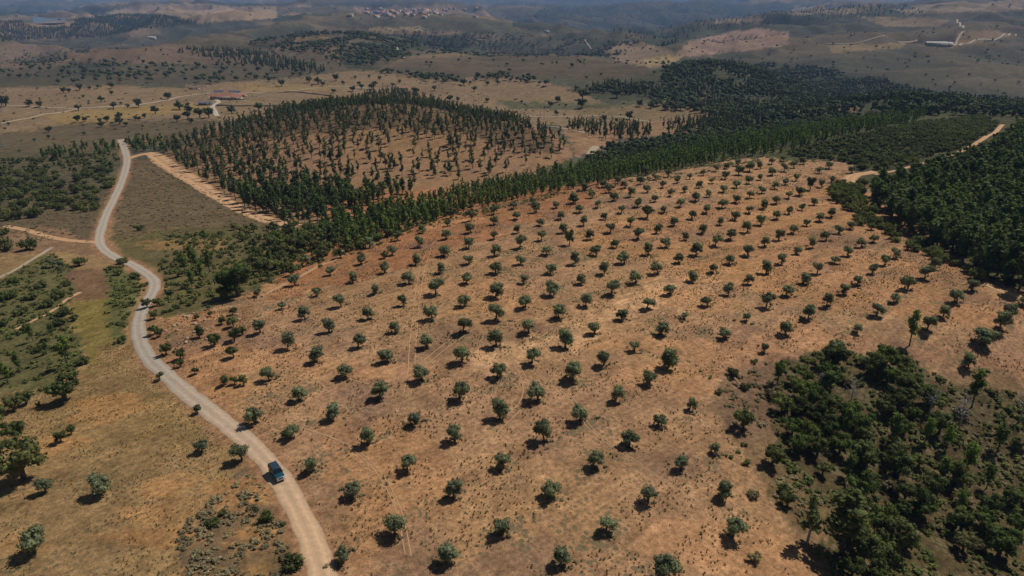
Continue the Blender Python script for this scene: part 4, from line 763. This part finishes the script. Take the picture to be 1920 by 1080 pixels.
mass('far_forest', [([(-20,44),(40,40),(60,52),(130,52),(150,36),(200,28),(300,29),(375,42),(330,50),(260,56),(190,70),(80,74),(-20,80)],8,0.95),([(330,96),(420,92),(520,108),(610,132),(600,142),(480,124),(380,108)],11,0.85),([(760,60),(880,66),(860,86),(740,92)],14,0.6),([(1040,0),(1300,0),(1420,18),(1300,50),(1240,92),(1200,84),(1130,52),(1000,30)],28,0.8),([(1230,100),(1250,56),(1440,14),(1700,8),(1740,26),(1500,44),(1330,56),(1290,72)],24,0.8)], LT, 'far', 'dark plantation forests on the far hills', 'forest', (9, 16), r3, None, 0.8)
far_polys = [([(0,85),(440,95),(700,90),(900,60),(1250,70),(1500,60),(1920,50),(1920,190),(1500,120),(1200,150),(900,150),(640,132),(300,120),(0,130)],15,0.8),([(0,10),(1920,10),(1920,60),(1250,90),(900,80),(500,90),(0,84)],48,0.8)]
PP = [scatter(p, sp, r3, kp, lift=4)[0] for p, sp, kp in far_polys]; rvp = [ridges(p[:, 0], p[:, 1]) for p in PP]
PP = np.concatenate([PP[0][(rvp[0] < 0.6) | (r3.random(len(PP[0])) < 0.10)], PP[1][(rvp[1] < 0.60) | (r3.random(len(PP[1])) < 0.12)]]); sz = r3.uniform(2.0, 4.6, len(PP)) * (1 + (PP[:, 1] > 3000))
merged('distant_trees', LR, PP, np.c_[sz, sz], r3, [M['far']], 'distant woods in the ravines and scattered trees over the far hills', 'trees'); print('distant', len(PP))
mass('field_shrubs', [([(0,165),(600,140),(850,150),(1060,160),(1330,170),(1350,215),(1080,236),(900,232),(620,200),(400,250),(160,290),(0,285)],13,0.5)], LB, 'far', 'low dark shrubs sprinkled over the tan fields', 'shrubs', (0.7, 1.8), r3, (30, 0.03))
# dry tufts between the olives and over the slope
def tuftv(seed, n=7):
    r = np.random.default_rng(seed); V = []
    for i in range(n):
        a = r.uniform(0, 6.28); q = r.uniform(0, 0.5); c = np.array((math.cos(a) * q, math.sin(a) * q, 0)); d = np.array((math.cos(a + 1.2), math.sin(a + 1.2), 0)) * 0.28; up = np.array((math.cos(a) * .3, math.sin(a) * .3, r.uniform(0.5, 1.0)))
        V += [c - d, c + d, c + d * .5 + up, c - d * .5 + up]
    return np.array(V), np.arange(4 * n).reshape(-1, 4)
TV = [tuftv(i) for i in range(6)]
ORCH = [(480,545),(560,500),(640,475),(740,440),(840,402),(960,378),(1100,348),(1300,318),(1420,300),(1580,305),(1590,370),(1680,435),(1850,535),(1960,600),(1960,710),(1760,690),(1560,655),(1440,665),(1350,700),(1330,760),(1400,860),(1480,980),(1560,1100),(640,1100),(560,960),(450,820),(360,740),(300,690),(300,600),(380,580)]
P1, _, _ = scatter(ORCH, 0.75, r3, 0.7, vis=False); n1 = fbm(P1[:, 0] / 7, P1[:, 1] / 7, 4); n2 = vnoise(P1[:, 0] / 1.3, P1[:, 1] / 1.3)
pg = P1[:, 0] * math.sin(math.radians(38.5)) - P1[:, 1] * math.cos(math.radians(38.5)); rw = (0.5 + 0.5 * np.cos(2 * math.pi * pg / ROWSP - ROWPH + 2.2 * fbm(P1[:, 0] / 25, P1[:, 1] / 25, 3))) ** 3
P1 = offroad(P1[(n1 + 0.5 * (n2 - 0.5) + 0.14 * rw > 0.10)])
merged('dry_tufts', TV, P1, np.random.default_rng(3).uniform(0.10, 0.34, len(P1)), r3, [M['tuft']], 'small dry tufts and weeds over the orange orchard soil', 'weeds'); print('tufts', len(P1))
P1, _, _ = scatter([(-40,760),(95,735),(165,690),(205,640),(262,650),(330,740),(440,830),(470,880),(400,940),(336,990),(344,1100),(-60,1100)], 0.7, r3, 0.6, vis=False); n1 = fbm(P1[:, 0] / 6, P1[:, 1] / 6, 4); P1 = offroad(P1[n1 > -0.02])
merged('dry_grass', TV, P1, np.random.default_rng(4).uniform(0.10, 0.26, len(P1)), r3, [M['tuft']], 'dry golden grass on the slope left of the road', 'grass'); print('grass', len(P1))
ob = np.array([o[:3] for o in OLIVES]); Pb = at(ob[:, 0], ob[:, 1]); k = r3.integers(3, 9, len(Pb)); Pb = np.repeat(Pb, k, 0) + np.c_[r3.normal(size=(k.sum(), 2)) * 1.0, np.zeros(k.sum())]; Pb[:, 2] = H(Pb[:, 0], Pb[:, 1])
merged('weeds', LB, Pb, np.c_[r3.uniform(0.25, 0.75, len(Pb)), r3.uniform(0.25, 0.6, len(Pb))], r3, [M['scrub']], 'weeds and suckers growing round the feet of the olive trees', 'weeds')
# ------------------------------------------------------------------ car
def prism(secs, mats, name, parent, bevel=0.0):
    """loft through cross-sections: each (y, half width low, half width high, z low, z high)"""
    V = []
    for y, a, b, z0, z1 in secs: V += [(-a, y, z0), (a, y, z0), (b, y, z1), (-b, y, z1)]
    n = len(secs); F = [(4*i + k, 4*i + (k + 1) % 4, 4*i + 4 + (k + 1) % 4, 4*i + 4 + k) for i in range(n - 1) for k in range(4)] + [(3, 2, 1, 0), tuple(4 * (n - 1) + k for k in range(4))]
    o = link(name, mesh_of(name, V, [np.array(F)], mats), parent)
    if bevel: m = o.modifiers.new('bevel', 'BEVEL'); m.width = bevel; m.segments = 2
    return o
paint = plain('teal_car_paint', (0.016, 0.085, 0.13), 0.25, 0.3, 0.05, 2, 0.6); roofp = plain('dark_blue_roof_paint', (0.03, 0.055, 0.09), 0.3, 0.2, 0.05, 2, 0.6)
glass = plain('dark_car_glass', (0.012, 0.016, 0.02), 0.08, 0, 0, 2, 0.8); rubber = plain('rubber', (0.015, 0.015, 0.015), 0.9); chrome = plain('silver_trim', (0.6, 0.6, 0.6), 0.25, 0.9); blackp = plain('black_plastic', (0.02, 0.02, 0.022), 0.6); lampg = plain('headlamp_glass', (0.7, 0.7, 0.66), 0.1, 0.2)
ca, cb = at(500, 862)[0], at(531, 905)[0]; pc = at(520, 893)[0]; ang = math.atan2(cb[1] - ca[1], cb[0] - ca[0]) - math.pi / 2
car = link('car', None, None, (pc[0], pc[1], pc[2] + 0.06), ang, 0.95); tag(car, 'dark teal off-road car driving down the gravel road', 'car')
prism([(-2.12,.74,.74,.5,.95),(-2.0,.82,.80,.38,1.05),(-.9,.84,.83,.36,1.06),(.75,.84,.83,.36,1.06),(1.9,.82,.78,.40,.98),(2.05,.76,.72,.5,.9)], [paint], 'body', car, .05)
prism([(.80,.72,.70,1.05,1.09),(1.35,.72,.70,1.02,1.07),(1.88,.68,.66,.96,1.0)], [paint], 'hood', car, .02)
prism([(-2.02,.80,.66,1.06,1.68),(-1.9,.81,.68,1.06,1.74),(.25,.81,.68,1.06,1.74),(.78,.80,.70,1.06,1.10)], [glass], 'windows', car, .02)
prism([(-2.06,.70,.68,1.70,1.76),(-1.9,.72,.70,1.72,1.79),(.18,.72,.70,1.72,1.79),(.27,.70,.68,1.70,1.755)], [roofp], 'roof', car, .02)
for s in (-1, 1):
    for y0, y1, x1, z1 in ((.22,.80,.70,1.10),(-.75,-.67,.0,0),(-2.0,-1.86,.0,0)):
        if z1: V, F = tube([(s * .70, .24, 1.74), (s * .80, .82, 1.07)], [.045, .05], 6)
        else: V, F = tube([(s * .695, y0, 1.74), (s * .82, y0, 1.06)], [.05, .055], 6)
        link('window_pillar', mesh_of('window_pillar', V, [F], [roofp]), car)
    hl = prism([(2.03,.14,.14,.70,.88),(2.08,.13,.13,.71,.87)], [lampg], 'headlight', car); hl.location.x = s * .55
    mr = prism([(.62,.10,.09,1.10,1.28),(.70,.08,.07,1.12,1.26)], [blackp], 'mirror', car, .01); mr.location.x = s * .95
    ar = prism([(1.02,.05,.05,.52,.72),(1.35,.05,.05,.80,.86),(1.68,.05,.05,.52,.72)], [blackp], 'wheel_arch', car); ar.location.x = s * .83
    ar = prism([(-1.68,.05,.05,.52,.72),(-1.35,.05,.05,.80,.86),(-1.02,.05,.05,.52,.72)], [blackp], 'wheel_arch', car); ar.location.x = s * .83
    rr = tube([(s * .56, -1.7, 1.85), (s * .56, 0.05, 1.85)], [.025, .025], 6); link('roof_rail', mesh_of('roof_rail', rr[0], [rr[1]], [chrome]), car)
    for y in (-1.33, 1.33):
        wv, wf = tube([(s * .62, y, .36), (s * .64, y, .36), (s * .82, y, .36), (s * .86, y, .36)], [.31, .36, .36, .31], 18); w = link('wheel', mesh_of('wheel', wv, [wf], [rubber]), car)
        hv, hf = tube([(s * .70, y, .36), (s * .85, y, .36), (s * .87, y, .36)], [.22, .21, .02], 14); link('rim', mesh_of('rim', hv, [hf], [chrome]), w)
prism([(2.04,.80,.80,.44,.66),(2.18,.76,.76,.46,.64)], [chrome], 'front_bumper', car, .03); prism([(-2.22,.76,.76,.46,.64),(-2.10,.80,.80,.44,.66)], [blackp], 'rear_bumper', car, .03)
prism([(2.05,.38,.38,.69,.90),(2.075,.36,.36,.70,.89)], [blackp], 'grille', car); prism([(1.90,.80,.78,.93,.985),(2.07,.76,.74,.90,.93)], [chrome], 'front_trim', car, .01)
prism([(-2.16,.30,.30,.75,1.35),(-2.05,.30,.30,.75,1.35)], [rubber], 'spare_wheel', car, .08)
# ------------------------------------------------------------------ farm, walls, poles, far houses
tile_r = plain('orange_roof_tiles', (0.42, 0.20, 0.12), 0.9, 0, .3, .5); rend = plain('weathered_render', (0.50, 0.40, 0.33), 0.9, 0, .2, .4); slate = plain('grey_blue_sheet_roof', (0.10, 0.11, 0.14), 0.7, 0, .3, .3); white = plain('white_wall', (0.46, 0.43, 0.39), 0.9, 0, .1, .3); darkh = plain('dark_opening', (0.02, 0.02, 0.02)); stone = plain('dry_stone', (0.16, 0.13, 0.10), 0.95, 0, .4, .4)
def box(V, F, x0, x1, y0, y1, z0, z1):
    o = len(V); V += [(x0,y0,z0),(x1,y0,z0),(x1,y1,z0),(x0,y1,z0),(x0,y0,z1),(x1,y0,z1),(x1,y1,z1),(x0,y1,z1)]; F += [tuple(o + k for k in f) for f in ((0,3,2,1),(4,5,6,7),(0,1,5,4),(1,2,6,5),(2,3,7,6),(3,0,4,7))]
_hc = {}
def house(name, P, w, d, h, rh, wm, rm, rz, label, cat, group=None, nwin=3, flat=False, sink=1.5):
    e = link(name, None, None, tuple(P), rz); tag(e, label, cat, group)
    V, F = [], []; box(V, F, -w/2, w/2, -d/2, d/2, -sink, h); link('wall', mesh_of('wall', V, [np.array(F)], [wm]), e)
    a = 0.4; V = [(-w/2-a,-d/2-a,h-.1),(w/2+a,-d/2-a,h-.1),(w/2+a,d/2+a,h-.1),(-w/2-a,d/2+a,h-.1),(-w/2-a,0,h+rh),(w/2+a,0,h+rh)]
    me = bpy.data.meshes.new('roof'); me.from_pydata([tuple(v) for v in V], [], [(0,1,5,4),(2,3,4,5),(0,4,3),(1,2,5),(3,2,1,0)]); me.materials.append(rm); link('roof', me, e)
    if nwin:
        for i in range(nwin):
            x = -w/2 + w * (i + 0.5) / nwin; V, F = [], []; dr = i == nwin // 2; box(V, F, x - (.7 if dr else .5), x + (.7 if dr else .5), -d/2 - .06, -d/2 + .05, 0.05 if dr else 1.0, 2.3)
            link('door' if dr else 'window', mesh_of('opening', V, [np.array(F)], [darkh]), e)
    return e
def gp(x, y): return at(x, y)[0]
house('farmhouse', gp(418,186), 25, 8, 3.6, 3.6, rend, tile_r, 0.05, 'long farmhouse with faded orange tiled roof, front of the farmyard', 'farmhouse', nwin=7)
house('farmhouse', gp(438,187) + (3,1,0), 11, 7, 3.2, 2.6, rend, tile_r, 0.05, 'lower orange roofed wing at the right end of the farmhouse', 'farmhouse', nwin=3)
house('barn', gp(411,181), 9, 7, 5.0, 2.2, rend, slate, 0.1, 'barn with dark blue-grey roof behind the left of the farmhouse', 'barn', nwin=2)
house('barn', gp(440,180), 12, 7, 4.2, 2.0, rend, slate, -0.05, 'barn with grey roof behind the right of the farmhouse', 'barn', nwin=2)
house('shed', gp(426,181), 5, 5, 3.0, 1.6, rend, plain('red_tiles', (0.26, 0.11, 0.08)), 0.1, 'small red roofed shed between the two grey barns', 'shed', nwin=1)
house('shed', gp(457,181), 7, 5, 2.8, 1.2, rend, tile_r, 0.2, 'small shed at the right end of the farmyard', 'shed', nwin=1)
house('shed', gp(385,197), 13, 6, 2.6, 1.2, stone, slate, 0.35, 'low dark shed below the farm beside the pale bend', 'shed', nwin=3)
house('shed', gp(365,167), 12, 4, 1.8, 0.8, white, stone, 0.05, 'low ruined white shed in the field behind the farm', 'shed', nwin=2)
house('shed', gp(757,167), 12, 4, 1.8, 1.0, rend, tile_r, 0.0, 'low reddish ruin beyond the top of the plantation hill', 'shed', nwin=2)
house('long_shed', gp(1754,84), 46, 14, 5, 2, white, white, 0.0, 'long white shed on the far right hill', 'shed', nwin=4, sink=6)
house('long_shed', gp(1776,85), 18, 14, 5, 2, white, white, 0.05, 'short white shed beside the long one on the far hill', 'shed', nwin=2, sink=6)
house('farmhouse', gp(1025,61), 16, 12, 6, 2.5, white, slate, 0.1, 'lone white house on the wooded middle ridge', 'house', nwin=2, sink=6)
house('farmhouse', gp(285,72), 26, 12, 5, 2.5, white, white, 0.0, 'pale long house beyond the left brown hill', 'house', nwin=3, sink=6)
rt = np.random.default_rng(8); it = []; rfs = [tile_r, plain('brown_tiles', (0.30, 0.16, 0.11)), slate]; wls = [white, rend]
tx = np.r_[rt.normal(765, 34, 60), rt.uniform(640, 900, 26)]; ty = np.r_[rt.normal(22.5, 3.2, 60), rt.uniform(14, 34, 26)]; Pt = at(tx, ty)
for i in range(len(Pt)):
    o = house('village_house', Pt[i], rt.uniform(12, 20), rt.uniform(10, 13), rt.uniform(5, 8), 3, wls[int(rt.random() < .3)], rfs[int(rt.integers(3)) if rt.random() < .5 else 0], rt.uniform(-.8, .8), None, 'house', 'houses of the far village', nwin=0, sink=8)
    it.append((o, tx[i], ty[i]))
rows_label(it, 'small pale village house', 'in the far plateau village', 7)
def pole(name, x, y, h, label, cat='utility pole', arms=True):
    e = link(name, None, None, tuple(gp(x, y))); tag(e, label, cat); v, f = tube([(0,0,-.5),(0,0,h*.6),(0,0,h)], [.16,.14,.1], 8); link('post', mesh_of('post', v, [f], [M['bark']]), e)
    if arms: v, f = tube([(-.9,0,h-.5),(.9,0,h-.5)], [.07,.07], 6); link('crossarm', mesh_of('crossarm', v, [f], [M['bark']]), e)
for x, y, h, lab in [(380,176,9,'utility pole left of the farmyard'),(447,168,9,'utility pole behind the grey roofed barn'),(461,167,13,'tall utility pole right of the farmyard'),(893,203,12,'left utility pole of the pair beyond the hill plantation'),(898,203,12,'right utility pole of the pair beyond the hill plantation'),
  (1013,222,12,'left tall pole above the right shoulder of the plantation hill'),(1020,224,12,'right tall pole above the right shoulder of the plantation hill'),(888,196,9,'small utility pole behind the two beyond the hill')]: pole('utility_pole', x, y, h, lab)
def wall(px, label, w=0.7, h=1.1):
    P = at([p[0] for p in px], [p[1] for p in px])[:, :2]; C = spline(P, 5); T = np.gradient(C, axis=0); T /= np.linalg.norm(T, axis=1)[:, None]; N = np.stack([-T[:, 1], T[:, 0]], 1); z = H(C[:, 0], C[:, 1]); V = []
    for i in range(len(C)):
        hh = h * (1 + 0.25 * math.sin(i * 1.7)); V += [tuple(C[i] - N[i] * w / 2) + (z[i] - .5,), tuple(C[i] + N[i] * w / 2) + (z[i] - .5,), tuple(C[i] + N[i] * w / 3) + (z[i] + hh,), tuple(C[i] - N[i] * w / 3) + (z[i] + hh,)]
    n = len(C); F = [(4*i+k, 4*i+(k+1)%4, 4*i+4+(k+1)%4, 4*i+4+k) for i in range(n-1) for k in range(4)] + [(3,2,1,0), tuple(4*(n-1)+k for k in range(4))]
    tag(link('stone_wall', mesh_of('stone_wall', V, [np.array(F)], [stone])), label, 'wall')
wall([(405,198),(440,199),(480,199),(530,198)], 'dark straight field wall in front of the farm'); wall([(450,188),(470,184),(492,177),(500,174)], 'stone wall slanting right from the farmhouse'); wall([(500,175),(545,173),(590,177),(622,181)], 'long dark wall curving towards the plantation hill')
# loose stones on the bank and orchard edge
it = []; rs = np.random.default_rng(77); Ps, sx, sy = scatter([(300,620),(340,590),(380,578),(450,570),(455,600),(400,640),(350,660),(310,650)], 2.6, rs, 0.5, vis=False); rock = plain('pale_rock', (0.42, 0.31, 0.23), .95, 0, .3, 1)
rm_ = [mesh_of('rock', *(lambda b: (b[0], [b[1]]))(ball((0, 0, 0.1), (0.5, 0.38, 0.28), rs, 8, 5, .2)), [rock]) for _ in range(4)]
for i in range(len(Ps)):
    o = link('rock', rm_[i % 4], None, tuple(Ps[i]), rs.uniform(0, 6), rs.uniform(.5, 1.3)); tag(o, None, 'rock', 'loose rocks on the bank by the road bend'); it.append((o, sx[i], sy[i]))
rows_label(it, 'pale orange rock', 'on the bank by the bend', 4)
# ------------------------------------------------------------------ air
hz = bpy.data.materials.new('haze_air'); hz.use_nodes = True; ht = hz.node_tree; ht.nodes.remove(ht.nodes['Principled BSDF']); pv = ht.nodes.new('ShaderNodeVolumePrincipled')
pv.inputs['Color'].default_value = (0.36, 0.57, 1.0, 1); pv.inputs['Density'].default_value = 0.85e-4; pv.inputs['Anisotropy'].default_value = 0.0; ht.links.new(pv.outputs[0], ht.nodes['Material Output'].inputs['Volume'])
zlo, zhi = float(GZ.min()) - 1.5, max(float(GZ.max()), 3.0) + 12
V, F = [], []; box(V, F, -36000, 36000, -300, 33500, zlo, zhi); o = link('haze', mesh_of('haze', V, [np.array(F)], [hz])); tag(o, 'pale blue haze over the far hills', 'haze', kind='stuff')
print('objects', len(bpy.data.objects), 'haze', zlo, zhi)
